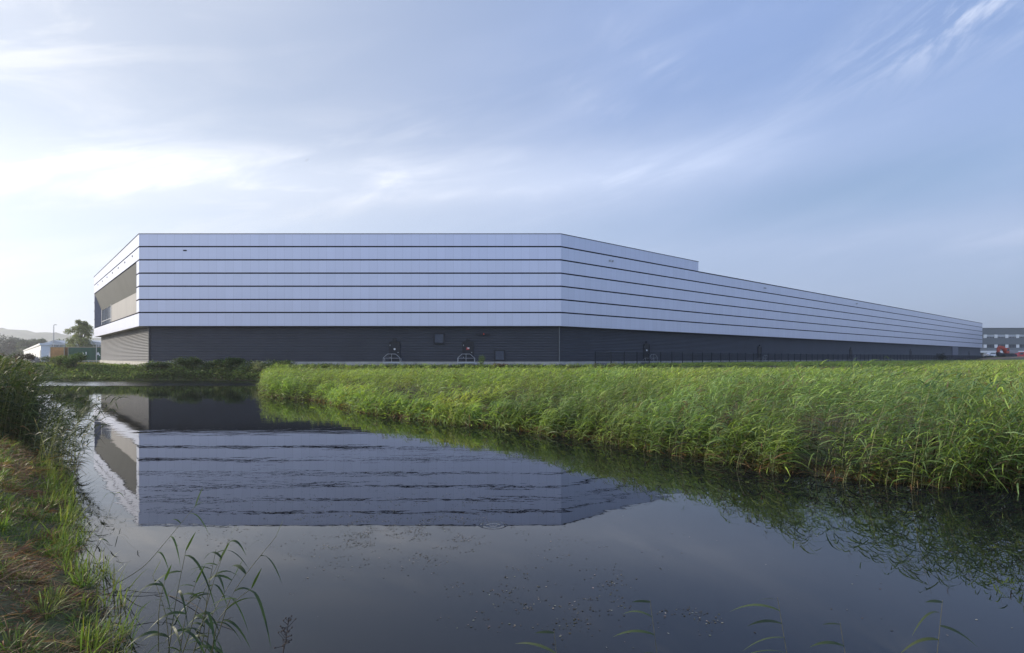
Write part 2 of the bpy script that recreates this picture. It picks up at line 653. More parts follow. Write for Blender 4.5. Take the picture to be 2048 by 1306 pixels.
# ---------------------------------------------------------------- water
def mat_water():
    m = bpy.data.materials.new('pond_water')
    m.use_nodes = True
    g = NG(m.node_tree)
    b = m.node_tree.nodes['Principled BSDF']
    b.inputs['Base Color'].default_value = (0.006, 0.007, 0.009, 1)
    b.inputs['IOR'].default_value = 1.42
    b.inputs['Roughness'].default_value = 0.0
    b.inputs['Specular IOR Level'].default_value = 0.5
    b.inputs['Specular Tint'].default_value = (1.0, .985, .93, 1)
    geo = g.new('ShaderNodeNewGeometry')
    pos = geo.outputs['Position']
    x, y, z = g.sep(pos)
    # long lazy ripples running across the pond
    v1 = g.comb(g.m('MULTIPLY', x, 0.55), y, 0.0)
    a = g.noise(v1, 1.5, 3, 0.5, 0.3)
    bb = g.noise(g.comb(g.m('MULTIPLY', x, 0.5), y, 5.0), 5.0, 3, 0.55)
    reg = g.smooth(g.noise(g.comb(g.m('MULTIPLY', x, 0.35), y, 2.0), 0.30, 2, 0.5), 0.35, 0.65, 0.25, 1.0)
    calm = g.smooth(y, 8.2, 10.2, 0.25, 1.0)
    h = g.m('MULTIPLY', g.m('ADD', g.m('MULTIPLY', a, 0.0040), g.m('MULTIPLY', bb, 0.0007)), g.m('MULTIPLY', reg, calm))
    # wind-ruffled strip under the far bank
    c = g.noise(g.comb(g.m('MULTIPLY', x, 0.6), y, 9.0), 4.5, 4, 0.6)
    edge = g.noise(g.comb(g.m('MULTIPLY', x, 0.3), y, 0.0), 0.6, 2, 0.5)
    strip = g.smooth(g.m('ADD', y, g.m('MULTIPLY', edge, 3.0)), 54.5, 57.5)
    h = g.m('ADD', h, g.m('MULTIPLY', g.m('ADD', g.m('MULTIPLY', c, 0.015), g.m('MULTIPLY', g.m('SUBTRACT', y, 56.0), 0.10)), strip))
    g.put(b.inputs['Roughness'], g.m('MULTIPLY', strip, 0.16))
    # one ring where a fish rose
    rx = g.m('SUBTRACT', x, -0.3)
    ry = g.m('SUBTRACT', y, 9.25)
    rr = g.m('SQRT', g.m('ADD', g.m('MULTIPLY', rx, rx), g.m('MULTIPLY', ry, ry)))
    ring = g.m('MULTIPLY', g.m('SINE', g.m('MULTIPLY', rr, 60.0)), g.smooth(rr, 0.42, 0.10))
    h = g.m('ADD', h, g.m('MULTIPLY', ring, 0.00010))
    bn = g.new('ShaderNodeBump')
    bn.inputs['Distance'].default_value = 1.0
    bn.inputs['Strength'].default_value = 1.0
    g.put(bn.inputs['Height'], h)
    g.put(b.inputs['Normal'], bn.outputs[0])
    return m


M['water'] = mat_water()
w = MB()
w.face([(-75, -2, 0), (80, -2, 0), (80, 72, 0), (-75, 72, 0)])
tag(w.build('pond_water', M['water']), kind='structure')

# ---------------------------------------------------------------- the warehouse
Z_TOP, Z_BOT = 17.73, 6.54
GR = [16.20, 14.59, 12.97, 11.38, 9.76, 8.18]        # dark gaps between the cladding bands
GH = 0.085
edges = [Z_TOP] + GR + [Z_BOT]
wh = empty('warehouse', (10, 110, 1.55), 0,
           'huge warehouse in silver banded cladding above a dark ribbed ground storey behind the pond', 'warehouse')


def part(mb, name, mat, parent=wh):
    return mb.build(name, M[mat], parent, True)


fl = frame(C0, C1)      # lit end wall, s measured from the far end
ff = frame(C1, C2)
fr_ = frame(C2, C3)
in12 = inset(0.14)
in22 = inset(0.30)
in60 = inset(0.60)
S_STEP = 31.0
U0 = [0, fl.L, fl.L + ff.L]
for bi in range(7):
    zt = edges[bi] - (0 if bi == 0 else GH)
    zb = edges[bi + 1] + (GH if bi < 6 else 0)
    for w_i, (a, b) in enumerate(((0, 1), (1, 2), (2, 3))):
        P0, P1, Q0, Q1 = FOOT[a], FOOT[b], in12[a], in12[b]
        L = (Vector(P1) - Vector(P0)).length
        spans = [(0, L)]
        if w_i == 2 and bi == 0:
            spans = [(0, S_STEP)]
        if w_i == 0 and 2 <= bi <= 5:
            spans = [(0, 0.9), (L - 1.8, L)]
        frm = (fl, ff, fr_)[w_i]
        for (s0, s1) in spans:
            mb = MB()
            def fp(s):
                if s <= 0: return P0, Q0
                if s >= L: return P1, Q1
                return frm(s, 0, 0)[:2], frm(s, -0.14, 0)[:2]
            (o0, i0), (o1, i1) = fp(s0), fp(s1)
            bt = [(*o0, zb), (*o1, zb), (*i1, zb), (*i0, zb)]
            tp = [(*o0, zt), (*o1, zt), (*i1, zt), (*i0, zt)]
            mb.hexa(bt, tp, (U0[w_i] + s0, U0[w_i] + s1))
            part(mb, 'cladding_band', 'clad')
# thin coping along the parapet
mb = MB()
cop_o, cop_i = offset_poly(FOOT, [-0.04] * 6), inset(0.4)
mb.hexa([(*cop_o[0], Z_TOP + .003), (*cop_o[1], Z_TOP + .003), (*cop_i[1], Z_TOP + .003), (*cop_i[0], Z_TOP + .003)],
        [(*cop_o[0], Z_TOP + .07), (*cop_o[1], Z_TOP + .07), (*cop_i[1], Z_TOP + .07), (*cop_i[0], Z_TOP + .07)])
mb.hexa([(*cop_o[1], Z_TOP + .003), (*cop_o[2], Z_TOP + .003), (*cop_i[2], Z_TOP + .003), (*cop_i[1], Z_TOP + .003)],
        [(*cop_o[1], Z_TOP + .07), (*cop_o[2], Z_TOP + .07), (*cop_i[2], Z_TOP + .07), (*cop_i[1], Z_TOP + .07)])
e0, e1 = fr_(S_STEP + .04, .04, 0)[:2], fr_(S_STEP + .04, -.4, 0)[:2]
mb.hexa([(*cop_o[2], Z_TOP + .003), (*e0, Z_TOP + .003), (*e1, Z_TOP + .003), (*cop_i[2], Z_TOP + .003)],
        [(*cop_o[2], Z_TOP + .07), (*e0, Z_TOP + .07), (*e1, Z_TOP + .07), (*cop_i[2], Z_TOP + .07)])
z2 = GR[0] - GH + .003
mb.hexa([fr_(S_STEP + .1, .04, z2), fr_(239, .04, z2), fr_(239, -.13, z2), fr_(S_STEP + .1, -.13, z2)],
        [fr_(S_STEP + .1, .04, z2 + .06), fr_(239, .04, z2 + .06), fr_(239, -.13, z2 + .06), fr_(S_STEP + .1, -.13, z2 + .06)])
part(mb, 'coping', 'core')
# dark wall behind the bands (seen only in the gaps)
mb = MB()
def ringpart(a, b, z0, z1, s_end=None):
    o, i = in22, in60
    p, q, r, t = o[a], o[b], i[b], i[a]
    if s_end is not None:
        q, r = fr_(s_end, -.30, 0)[:2], fr_(s_end, -.60, 0)[:2]
    mb.hexa([(*p, z0), (*q, z0), (*r, z0), (*t, z0)], [(*p, z1), (*q, z1), (*r, z1), (*t, z1)])
ringpart(1, 2, 6.7, 17.6)
ringpart(2, 3, 6.7, 16.05)
ringpart(2, 3, 16.06, 17.6, S_STEP - 0.3)
ringpart(3, 4, 6.7, 16.05)
ringpart(4, 5, 6.7, 17.5)
ringpart(5, 0, 6.7, 17.5)
ringpart(0, 1, 14.4, 17.6)
ringpart(0, 1, 6.7, 8.0)
mb.fbox(fl, 0.0, 0.6, -0.6, -0.3, 8.0, 14.4)
mb.fbox(fl, fl.L - 1.5, fl.L - .3, -0.6, -0.3, 8.0, 14.4)
part(mb, 'inner_wall', 'core')
# continuous dark shadow profiles set in the gaps
mb = MB()
ino, ini = inset(0.045), inset(0.29)
for z in GR:
    for (a, b, f_) in ((0, 1, fl), (1, 2, ff), (2, 3, fr_)):
        if z in GR[2:5] and a == 0:
            mb.fbox(fl, fl.L - 2.25, fl.L - 0.15, -0.29, -0.03, z - .035, z + .08)
            mb.fbox(fl, -0.25, 0.9, -0.29, -0.03, z - .035, z + .08)
            continue
        p, q, r, t = ino[a], ino[b], ini[b], ini[a]
        mb.hexa([(*p, z - .08), (*q, z - .08), (*r, z - .08), (*t, z - .08)],
                [(*p, z + .08), (*q, z + .08), (*r, z + .08), (*t, z + .08)])
part(mb, 'gap_profile', 'core')
# roofs
mb = MB()
rp = inset(0.5)
back = (fr_(S_STEP, 0, 0)[0] - 55 * RD[1], fr_(S_STEP, 0, 0)[1] + 55 * RD[0])
mb.prism([rp[0], rp[1], rp[2], fr_(S_STEP, -.5, 0)[:2], back, (-55, 150)], 16.10, 17.3)
part(mb, 'upper_roof', 'roof')
mb = MB()
mb.prism([rp[0], rp[1], rp[2], rp[3], rp[4], rp[5]], 14.9, 15.9)
part(mb, 'lower_roof', 'roof')
# underside of the overhang
mb = MB()
so, si = inset(0.02), inset(3.0)
for a, b in ((0, 1), (1, 2), (2, 3), (3, 4), (4, 5), (5, 0)):
    mb.hexa([(*so[a], 6.545), (*so[b], 6.545), (*si[b], 6.545), (*si[a], 6.545)],
            [(*so[a], 6.68), (*so[b], 6.68), (*si[b], 6.68), (*si[a], 6.68)])
part(mb, 'overhang_underside', 'soffit')

# ribbed ground storey
INS = [1.0, 0.5, 0.5, 0.5, 0.5, 0.5]
BASE = offset_poly(FOOT, INS)


def ribbed(edge, z0, z1, pitch=0.2, depth=0.10):
    mb = MB()
    prof = []
    z = z0
    while z < z1 - 1e-6:
        for dz, off in ((0, 0), (.025, 0), (.105, depth * .6), (.115, depth), (.175, depth)):
            if z + dz < z1:
                prof.append((z + dz, off))
        z += pitch
    prof.append((z1, 0))
    rings = {}
    for off in (0, depth * .6, depth):
        rings[off] = offset_poly(FOOT, [k + off for k in INS])
    a, b = edge, (edge + 1) % 6
    for (za, oa), (zb, ob) in zip(prof[:-1], prof[1:]):
        A, B = rings[oa], rings[ob]
        mb.face([(*A[a], za), (*A[b], za), (*B[b], zb), (*B[a], zb)])
    return mb


for e in range(6):
    part(ribbed(e, 2.27, 6.54), 'ribbed_wall', 'rib')
# solid body behind ribs so nothing shows through
mb = MB()
mb.prism(offset_poly(FOOT, [k + .14 for k in INS]), 1.0, 6.6)
part(mb, 'ground_storey_core', 'core')
mb = MB()
po, pi = offset_poly(FOOT, [k - .14 for k in INS]), offset_poly(FOOT, [k + .05 for k in INS])
for a in range(6):
    b = (a + 1) % 6
    mb.hexa([(*po[a], 0.9), (*po[b], 0.9), (*pi[b], 0.9), (*pi[a], 0.9)], [(*po[a], 2.20), (*po[b], 2.20), (*pi[b], 2.20), (*pi[a], 2.20)])
part(mb, 'concrete_plinth', 'conc')
mb = MB()
po = offset_poly(FOOT, [k - .05 for k in INS])
for a in range(6):
    b = (a + 1) % 6
    mb.hexa([(*po[a], 2.203), (*po[b], 2.203), (*pi[b], 2.203), (*pi[a], 2.203)], [(*po[a], 2.30), (*po[b], 2.30), (*pi[b], 2.30), (*pi[a], 2.30)])
part(mb, 'base_flashing', 'trim')
bl, bf, br = frame(BASE[0], BASE[1]), frame(BASE[1], BASE[2]), frame(BASE[2], BASE[3])
mb = MB(); mb.fbox(bf, -0.02, 0.16, -0.06, 0.03, 2.31, 6.54)
mb2 = MB(); mb2.tube([bf(bf.L + .02, .06, 2.2), bf(bf.L + .02, .06, 6.53)], 0.055, 10)
part(mb, 'corner_trim', 'trim')
part(mb2, 'downpipe', 'greywall')

# recessed terrace in the lit end wall
S0, S1 = 0.9, fl.L - 1.8
zi, zo, zf, pin = 11.45, 14.50, 8.10, -1.0
SL = 1.9                         # inner far corner
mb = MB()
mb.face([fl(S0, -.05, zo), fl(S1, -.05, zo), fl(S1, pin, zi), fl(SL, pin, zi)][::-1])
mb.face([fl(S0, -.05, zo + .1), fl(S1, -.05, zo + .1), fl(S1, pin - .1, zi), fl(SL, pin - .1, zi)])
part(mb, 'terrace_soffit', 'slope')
s_gl = fl.s_px(222.3, pin)       # where the glazing ends
mb = MB()
mb.fbox(fl, s_gl + .25, S1 + 1.0, pin - .2, pin, zf, zi + .4)
part(mb, 'terrace_wall', 'beige')
mb = MB()
mb.fbox(fl, s_gl - .05, s_gl + .25, pin - .2, pin + .06, zf, zi + .3)
mb.fbox(fl, SL, SL + .5, pin - .2, pin + .05, zf, zi + .3)
n_m = 6
wd = (s_gl - SL - .55) / n_m
for k in range(1, n_m):
    mb.fbox(fl, SL + .5 + k * wd - .04, SL + .5 + k * wd + .04, pin - .15, pin + .04, zf, zi + .3)
mb.fbox(fl, SL + .5, s_gl - .05, pin - .15, pin + .03, 9.3, 9.38)
wfr = part(mb, 'terrace_window', 'galv')
mb = MB(); mb.fbox(fl, SL + .45, s_gl - .04, pin - .12, pin - .05, zf, zi + .3)
pn = mb.build('pane', M['glass'], wfr)
mb = MB()
mb.face([fl(S0, -.02, zf), fl(SL, pin, zf), fl(SL, pin, zi), fl(S0, -.02, zo)][::-1])
mb.face([fl(S0 - .05, -.02, zf), fl(SL - .3, pin - .1, zf), fl(SL - .3, pin - .1, zi), fl(S0 - .05, -.02, zo)])
part(mb, 'terrace_side_panel', 'jamb')
mb = MB(); mb.fbox(fl, 0.3, fl.L - .3, -3.0, -.16, 7.98, 8.09)
part(mb, 'terrace_floor', 'trim')
mb = MB(); mb.fbox(fl, S1 + .02, S1 + .3, pin - .1, -.16, zf, zo)
part(mb, 'terrace_jamb', 'clad')
# spouts
for k in range(7):
    s = fl.L - (5.0 + 6.4 * k)
    mb = MB(); mb.fbox(fl, s - .13, s + .13, -.02, .05, 15.58, 15.80)
    part(mb, 'overflow_spout', 'core')
mb = MB(); s = ff.s_px(370); mb.fbox(ff, s - .2, s + .2, -.02, .05, 15.66, 15.80)
part(mb, 'overflow_spout', 'core')
for px, z in ((1219, 15.4), (1528, 15.3), (1712, 15.3)):
    s = fr_.s_px(px)
    mb = MB(); mb.fbox(fr_, s - .1, s + .1, 0, .18, z, z + .22)
    part(mb, 'wall_sensor', 'galv')
    mb = MB(); mb.fbox(fr_, s + .5, s + .65, 0, .18, z, z + .22)
    part(mb, 'wall_sensor', 'galv')

# doors, louvres and small fittings of the dark storey
def door(fr, s, light=True, sign=None, zb=2.31, w=1.16, hgt=2.24):
    f = MB()
    f.fbox(fr, s - w / 2 - .09, s - w / 2, .0, .10, zb, zb + hgt + .09)
    f.fbox(fr, s + w / 2, s + w / 2 + .09, .0, .10, zb, zb + hgt + .09)
    f.fbox(fr, s - w / 2, s + w / 2, .0, .10, zb + hgt, zb + hgt + .09)
    fo = part(f, 'door', 'trim')
    l = MB(); l.fbox(fr, s - w / 2, s + w / 2, .0, .045, zb, zb + hgt)
    l.build('leaf', M['door'], fo)
    h = MB(); h.fbox(fr, s + w / 2 - .2, s + w / 2 - .08, .046, .12, zb + .98, zb + 1.04)
    h.build('handle', M['galv'], fo)
    for zh in (1.8, .3):
        h = MB(); h.fbox(fr, s - w / 2, s - w / 2 + .05, .046, .08, zb + zh, zb + zh + .18)
        h.build('hinge', M['galv'], fo)
    if sign:
        mbs = MB()
        c = Vector(fr(s, .052, zb + (1.42 if sign == 'white' else 1.5)))
        if sign == 'white':
            mbs.cyl(c, (fr.n.x, fr.n.y, 0), .12, .012, 20)
            mbs.build('round_sticker', M['white'], fo)
        else:
            mbs.fbox(fr, s - .20, s + .12, .046, .056, zb + 1.34, zb + 1.62)
            mbs.build('sign_plate', M['red'], fo)
            m3 = MB(); m3.fbox(fr, s - .08, s + .18, .057, .062, zb + 1.50, zb + 1.60)
            m3.build('sign_symbol', M['white'], fo)
    if light:
        q = MB(); q.fbox(fr, s - .22, s + .22, 0, .16, zb + hgt + .22, zb + hgt + .48)
        part(q, 'door_lamp', 'trim')


door(bf, bf.s_px(789.3), True, 'white')
door(bf, bf.s_px(936.3), True, 'red')
for px, sg in ((1293, 'white'), (1519, None), (1701.5, None), (1821, None), (1938, None)):
    door(br, br.s_px(px), True, sg)


def louvre(fr, s, z0, z1, w):
    f = MB()
    t = .15
    f.fbox(fr, s - w / 2, s - w / 2 + t, .0, .12, z0, z1)
    f.fbox(fr, s + w / 2 - t, s + w / 2, .0, .12, z0, z1)
    f.fbox(fr, s - w / 2 + t, s + w / 2 - t, .0, .12, z0, z0 + t)
    f.fbox(fr, s - w / 2 + t, s + w / 2 - t, .0, .12, z1 - t, z1)
    fo = part(f, 'vent', 'trim')
    b = MB()
    z = z0 + t
    while z < z1 - t - .02:
        b.hexa([fr(s - w / 2 + t, .09, z), fr(s + w / 2 - t, .09, z), fr(s + w / 2 - t, .02, z + .05), fr(s - w / 2 + t, .02, z + .05)],
               [fr(s - w / 2 + t, .09, z + .012), fr(s + w / 2 - t, .09, z + .012), fr(s + w / 2 - t, .02, z + .062), fr(s - w / 2 + t, .02, z + .062)])
        z += .07
    b.build('louvre_blades', mat_louv, fo)


mat_louv = mat_simple('louvre_grey', (0.14, 0.155, 0.19), 0.4)
louvre(bf, bf.s_px(878.2), 4.38, 5.72, 1.34)
louvre(bf, bf.s_px(999.5), 2.31, 3.68, 1.34)
mb = MB()
s = bf.s_px(966)
mb.tube([bf(s - .85, .15, 5.50), bf(s + .85, .15, 5.50)], .035, 8)
for q in (-.8, 0, .8):
    mb.fbox(bf, s + q - .05, s + q + .05, 0, .13, 5.46, 5.62)
pb = part(mb, 'pipe_bracket', 'trim')
mb = MB(); mb.cyl(bf(s + .1, .17, 5.58), (0, 0, 1), .07, .2, 10)
mb.build('valve', M['red'], pb)
# big goods door far along the wall
sa, sb = br.s_px(1904), br.s_px(1915.5)
mb = MB(); mb.fbox(br, sa, sb, .02, .12, 2.31, 6.42)
part(mb, 'goods_door', 'jamb')


# door platforms with guard rails
def guard_platform(lab):
    root = empty('door_platform', (0, 0, 0), 0, lab, 'platform', 'galvanised platforms in front of the warehouse doors')
    # local frame: x along the wall, y = 0 at the wall and -y outward, z = 0 platform floor
    f = MB()
    for k in range(16):
        f.box(-1.0 + k * .13, -.97 + k * .13, -1.18, -.03, -.04, 0)
    f.box(-1.04, 1.04, -1.22, -1.18, -.12, .02)
    f.box(-1.04, 1.04, -.05, -.01, -.12, .02)
    f.build('floor_grating', M['galv'], root)

    def loop(y, name='guard_rail'):
        t = MB()
        pts = [(-1.01, y, -.45), (-1.01, y, .46), (-.98, y, .56), (-.52, y, .97), (-.42, y, 1.0), (.42, y, 1.0), (.52, y, .97), (.98, y, .56), (1.01, y, .46), (1.01, y, -.45)]
        t.tube(pts, .024, 8)
        t.tube([(-1.01, y, .5), (1.01, y, .5)], .02, 8)
        t.tube([(0, y, -.12), (0, y, 1.04)], .02, 8)
        return t.build(name, M['galv'], root)
    loop(-1.22)
    for x in (-1.01, 1.01):
        t = MB()
        t.tube([(x, -1.22, .5), (x, -.55, .5), (x, -.12, .2)], .02, 8)
        t.tube([(x, -.62, -.45), (x, -.62, .5)], .02, 8)
        t.build('side_rail', M['galv'], root)
    st = MB()
    for k in range(2):
        x0 = 1.06 + k * .28
        st.box(x0, x0 + .26, -1.1, -.2, -.22 - k * .18, -.18 - k * .18)
    for y in (-1.12, -.18):
        st.hexa([(1.04, y - .01, -.20), (1.64, y - .01, -.62), (1.64, y + .01, -.62), (1.04, y + .01, -.20)],
                [(1.04, y - .01, -.02), (1.64, y - .01, -.44), (1.64, y + .01, -.44), (1.04, y + .01, -.02)])
    st.build('steps', M['galv'], root)
    return root


def copy_tree(o, parent=None):
    c = o.copy()
    col.objects.link(c)
    c.parent = parent
    for ch in [q for q in bpy.data.objects if q.parent == o]:
        copy_tree(ch, c)
    return c


gp = guard_platform('galvanised guard rail platform under the dark door with the white round sticker, facing the pond')
s = bf.s_px(783.5, 1.2)
gp.location = bf(s, .10, 2.12)
for px, fr, lab in ((932.5, bf, 'galvanised guard rail platform under the dark door with the red sign'),
                    (1303, br, 'galvanised guard rail platform behind the mesh fence at its nearest door'),
                    (1528, br, 'small distant guard rail platform behind the mesh fence, second door along the receding wall'),
                    (1708, br, 'tiny far guard rail platform behind the mesh fence, third door along the receding wall')):
    c = copy_tree(gp)
    c['label'] = lab
    s = fr.s_px(px, 1.0)
    c.location = fr(s, .10, 2.12)
    c.rotation_euler.z = math.atan2(fr.d.y, fr.d.x)

# ---------------------------------------------------------------- mesh fence along the receding wall
FO = 4.0
FS0, PITCH = 4.6, 2.6
fz = 1.50
fence = empty('mesh_fence', fr_(FS0, FO, fz), math.atan2(RD[1], RD[0]),
              'long dark wire mesh fence on thin posts in front of the receding warehouse wall', 'fence')
pm = MB(); pm.box(-.05, .05, -.04, .04, -.4, 1.95)
post = pm.build('post', M['fence'], fence)
pp = MB()
for k in range(1, 52):
    x = k * .05
    pp.box(x - .003, x + .003, .034, .040, .06, 1.86)
for z in (.1, .42, .46, .78, 1.1, 1.42, 1.80):
    pp.box(.03, 2.57, .026, .034, z, z + .012)
    pp.box(.03, 2.57, .040, .048, z, z + .012)
pp.box(.03, 2.57, .022, .052, 1.86, 1.90)
pp.box(.03, 2.57, .022, .052, .42, .45)
panel = pp.build('mesh_panel', M['fence'], fence)
NP = 88
for k in range(1, NP + 1):
    c = post.copy(); col.objects.link(c); c.parent = fence; c.location = (k * PITCH, 0, 0)
    if k < NP:
        c = panel.copy(); col.objects.link(c); c.parent = fence; c.location = (k * PITCH, 0, 0)
c = post.copy(); col.objects.link(c); c.parent = fence; c.location = (.12, 2.6, 0)
c = panel.copy(); col.objects.link(c); c.parent = fence; c.rotation_euler.z = R(87.5)


# ---------------------------------------------------------------- vegetation generators
def ribbons(P, az, el, L, W, droop, K=3, tw=None, prof=None, side=None):
    """tapering leaf strips. P (N,3) roots, az/el start direction, L length, W width, droop 0..1"""
    N = len(P)
    t = np.linspace(0, 1, K + 1)
    if prof is None:
        prof = np.interp(t, [0, .25, .6, 1], [.55, 1, .8, .04])
    h = np.stack([np.cos(az), np.sin(az), np.zeros(N)], -1)
    d = h * np.cos(el)[:, None]
    d[:, 2] = np.sin(el)
    pos = P[:, None, :] + d[:, None, :] * (L[:, None] * t)[..., None]
    pos[:, :, 2] -= (droop * L)[:, None] * t ** 2
    if side is not None:                      # sideways wind bend
        pos[:, :, 0] += side[:, None] * t ** 2
    if tw is None:
        tw = np.zeros(N)
    u = np.stack([-np.sin(az), np.cos(az), np.zeros(N)], -1)
    nrm = np.cross(d, u)
    wv = u * np.cos(tw)[:, None] + nrm * np.sin(tw)[:, None]
    off = wv[:, None, :] * (W[:, None] * prof * .5)[..., None]
    V = np.stack([pos - off, pos + off], 2).reshape(-1, 3)
    b = (np.arange(N) * (K + 1) * 2)[:, None]
    k = np.arange(K)[None, :] * 2
    i = b + k
    Fq = np.stack([i, i + 1, i + 3, i + 2], -1).reshape(-1, 4)
    return V, Fq, (K + 1) * 2


class Veg:
    def __init__(s):
        s.V, s.F, s.T, s.n = [], [], [], 0

    def add(s, rib, tint):
        V, Fq, per = rib
        s.V.append(V); s.F.append(Fq + s.n); s.n += len(V)
        s.T.append(np.repeat(np.clip(tint, 0, 1), per, 0))

    def build(s, name, mat, parent=None, world_coords=True):
        me = quick_mesh(name, np.concatenate(s.V), np.concatenate(s.F), np.concatenate(s.T))
        return link_mesh(name, me, mat, parent, world_coords)


def tints(N, base, var=0.25, r=rng):
    k = 1 + var * (r.random(N) * 2 - 1)
    c = np.array(base)[None, :] * k[:, None]
    c = c * (1 + 0.12 * (r.random((N, 3)) * 2 - 1))
    return c


GREEN_A = (0.310, 0.420, 0.070)
GREEN_B = (0.190, 0.280, 0.095)
NEAR_A = (0.225, 0.330, 0.085)
NEAR_B = (0.155, 0.245, 0.095)
YELL = (0.38, 0.36, 0.06)
TAN = (0.30, 0.22, 0.11)
BROWN = (0.16, 0.085, 0.035)


def reeds(veg, X, Y, G, ztop, leaves, lw, ll, yellow, r, lean=0.35, K=3, plume=0.06, greenA=GREEN_A, greenB=GREEN_B, fmin=.06):
    """reed stems with drooping leaves. X,Y roots, G ground height, ztop absolute stem top"""
    N = len(X)
    Hs = ztop - G
    la = (vnoise(X, Y, 1.7, 51) - .5) * 1.6 + r.normal(0.0, 0.35, N)      # lean direction, mostly down-wind (+x)
    lm = lean * Hs * (0.3 + 0.9 * r.random(N))
    lx, ly = np.cos(la) * lm, np.sin(la) * lm * .8
    # stems
    P = np.stack([X, Y, G - .05], -1)
    L = np.hypot(Hs, lm * .5)
    V, Fq, per = ribbons(P, la, np.full(N, R(88)), L, np.full(N, .010) * lw / .024, np.zeros(N), 3, r.random(N) * 3, np.array([1, .9, .7, .4]))
    t = np.linspace(0, 1, 4)
    V = V.reshape(N, 4, 2, 3)
    V[..., 0] += (lx[:, None] * t ** 2)[..., None]
    V[..., 1] += (ly[:, None] * t ** 2)[..., None]
    mixg = np.clip(yellow, 0, 1)[:, None]
    stem_t = tints(N, (0.17, 0.17, 0.07), .3, r)
    veg.add((V.reshape(-1, 3), Fq, per), stem_t)
    # leaves
    n = N * leaves
    i = np.repeat(np.arange(N), leaves)
    k = np.tile(np.arange(leaves), N)
    f = fmin + (1 - fmin) * (k + r.random(n)) / leaves
    p = np.stack([X[i] + lx[i] * f ** 2, Y[i] + ly[i] * f ** 2, G[i] + Hs[i] * f], -1)
    a = (vnoise(X, Y, 1.1, 52)[i] - .55) * 1.8 + r.normal(0.0, 0.75, n) + np.where(r.random(n) < .15, np.pi, 0)
    e = R(56) - R(34) * r.random(n) + (f - .6) * R(40)
    LL = ll * (0.75 + .5 * r.random(n)) * np.interp(f, [.2, .6, 1], [.9, 1.1, .75])
    W = lw * (0.7 + .6 * r.random(n))
    dr = 0.35 + .70 * r.random(n)
    side = .16 * LL * r.random(n) + .05
    rb = ribbons(p, a, e, LL, W, dr, K, r.normal(0, .7, n), None, side)
    base = np.where((r.random(n) < .5)[:, None], np.array(greenA)[None], np.array(greenB)[None])
    base = base * (1 - mixg[i]) + np.array(YELL)[None] * mixg[i]
    dead = ((f < .30) & (r.random(n) < .28)) | (r.random(n) < .02) | ((r.random(N) < .012)[i])
    base = np.where(dead[:, None], np.where((r.random(n) < .5)[:, None], np.array(TAN)[None] * .7, np.array(BROWN)[None]), base)
    base = base * (1 + .28 * (r.random(n) * 2 - 1))[:, None] * (.62 + .76 * vnoise(X, Y, 1.4, 65))[i][:, None]
    veg.add(rb, base)
    # flower plumes on a few stems
    q = np.where(r.random(N) < plume)[0]
    if len(q):
        m = 9
        j = np.repeat(q, m)
        pp_ = np.stack([X[j] + lx[j], Y[j] + ly[j], ztop[j] - .12 + .2 * r.random(len(j))], -1)
        rb = ribbons(pp_, r.normal(0, .7, len(j)), R(75) - R(40) * r.random(len(j)), .10 + .12 * r.random(len(j)), np.full(len(j), .012), np.full(len(j), .6), 2)
        veg.add(rb, tints(len(j), (0.20, 0.13, 0.10), .3, r))


def scatter(poly, n, r):
    P = np.array(poly, float)
    lo, hi = P.min(0), P.max(0)
    X = r.uniform(lo[0], hi[0], n); Y = r.uniform(lo[1], hi[1], n)
    k = inside(X, Y, poly)
    return X[k], Y[k], k.mean() * n / n * (hi - lo).prod()


# ---- the big reed bed on the right
REG = [(-30, 68.5), (-18.8, 42.6), (-17.2, 38.8), (-12.0, 35.5), (-8.7, 30.5), (-6.2, 27.0), (-3.0, 23.8), (0.0, 21.5), (2.2, 19.2), (4.4, 15.2),
       (6.0, 13.3), (7.2, 12.3), (8.7, 11.7), (10.8, 11.4), (14.5, 11.3), (24, 10.6), (34, 10.6), (110, 100), (82, 122), (8.0, 66.2)]
veg = Veg()


def edge_cap(X, Y, d):
    """the bed is low at the open water and grows taller inland; taller towards the right"""
    px = X / Y * F + 1024
    c = np.interp(px, [540, 640, 740, 900, 1000, 1125, 1380, 1550, 1680, 1820, 2040], [1.6, 1.25, 1.0, .85, .9, 1.15, 1.25, 1.6, 1.85, 2.05, 2.4])
    return c - .12 + (.26 + .10 * vnoise(X, Y, 2.2, 71)) * d


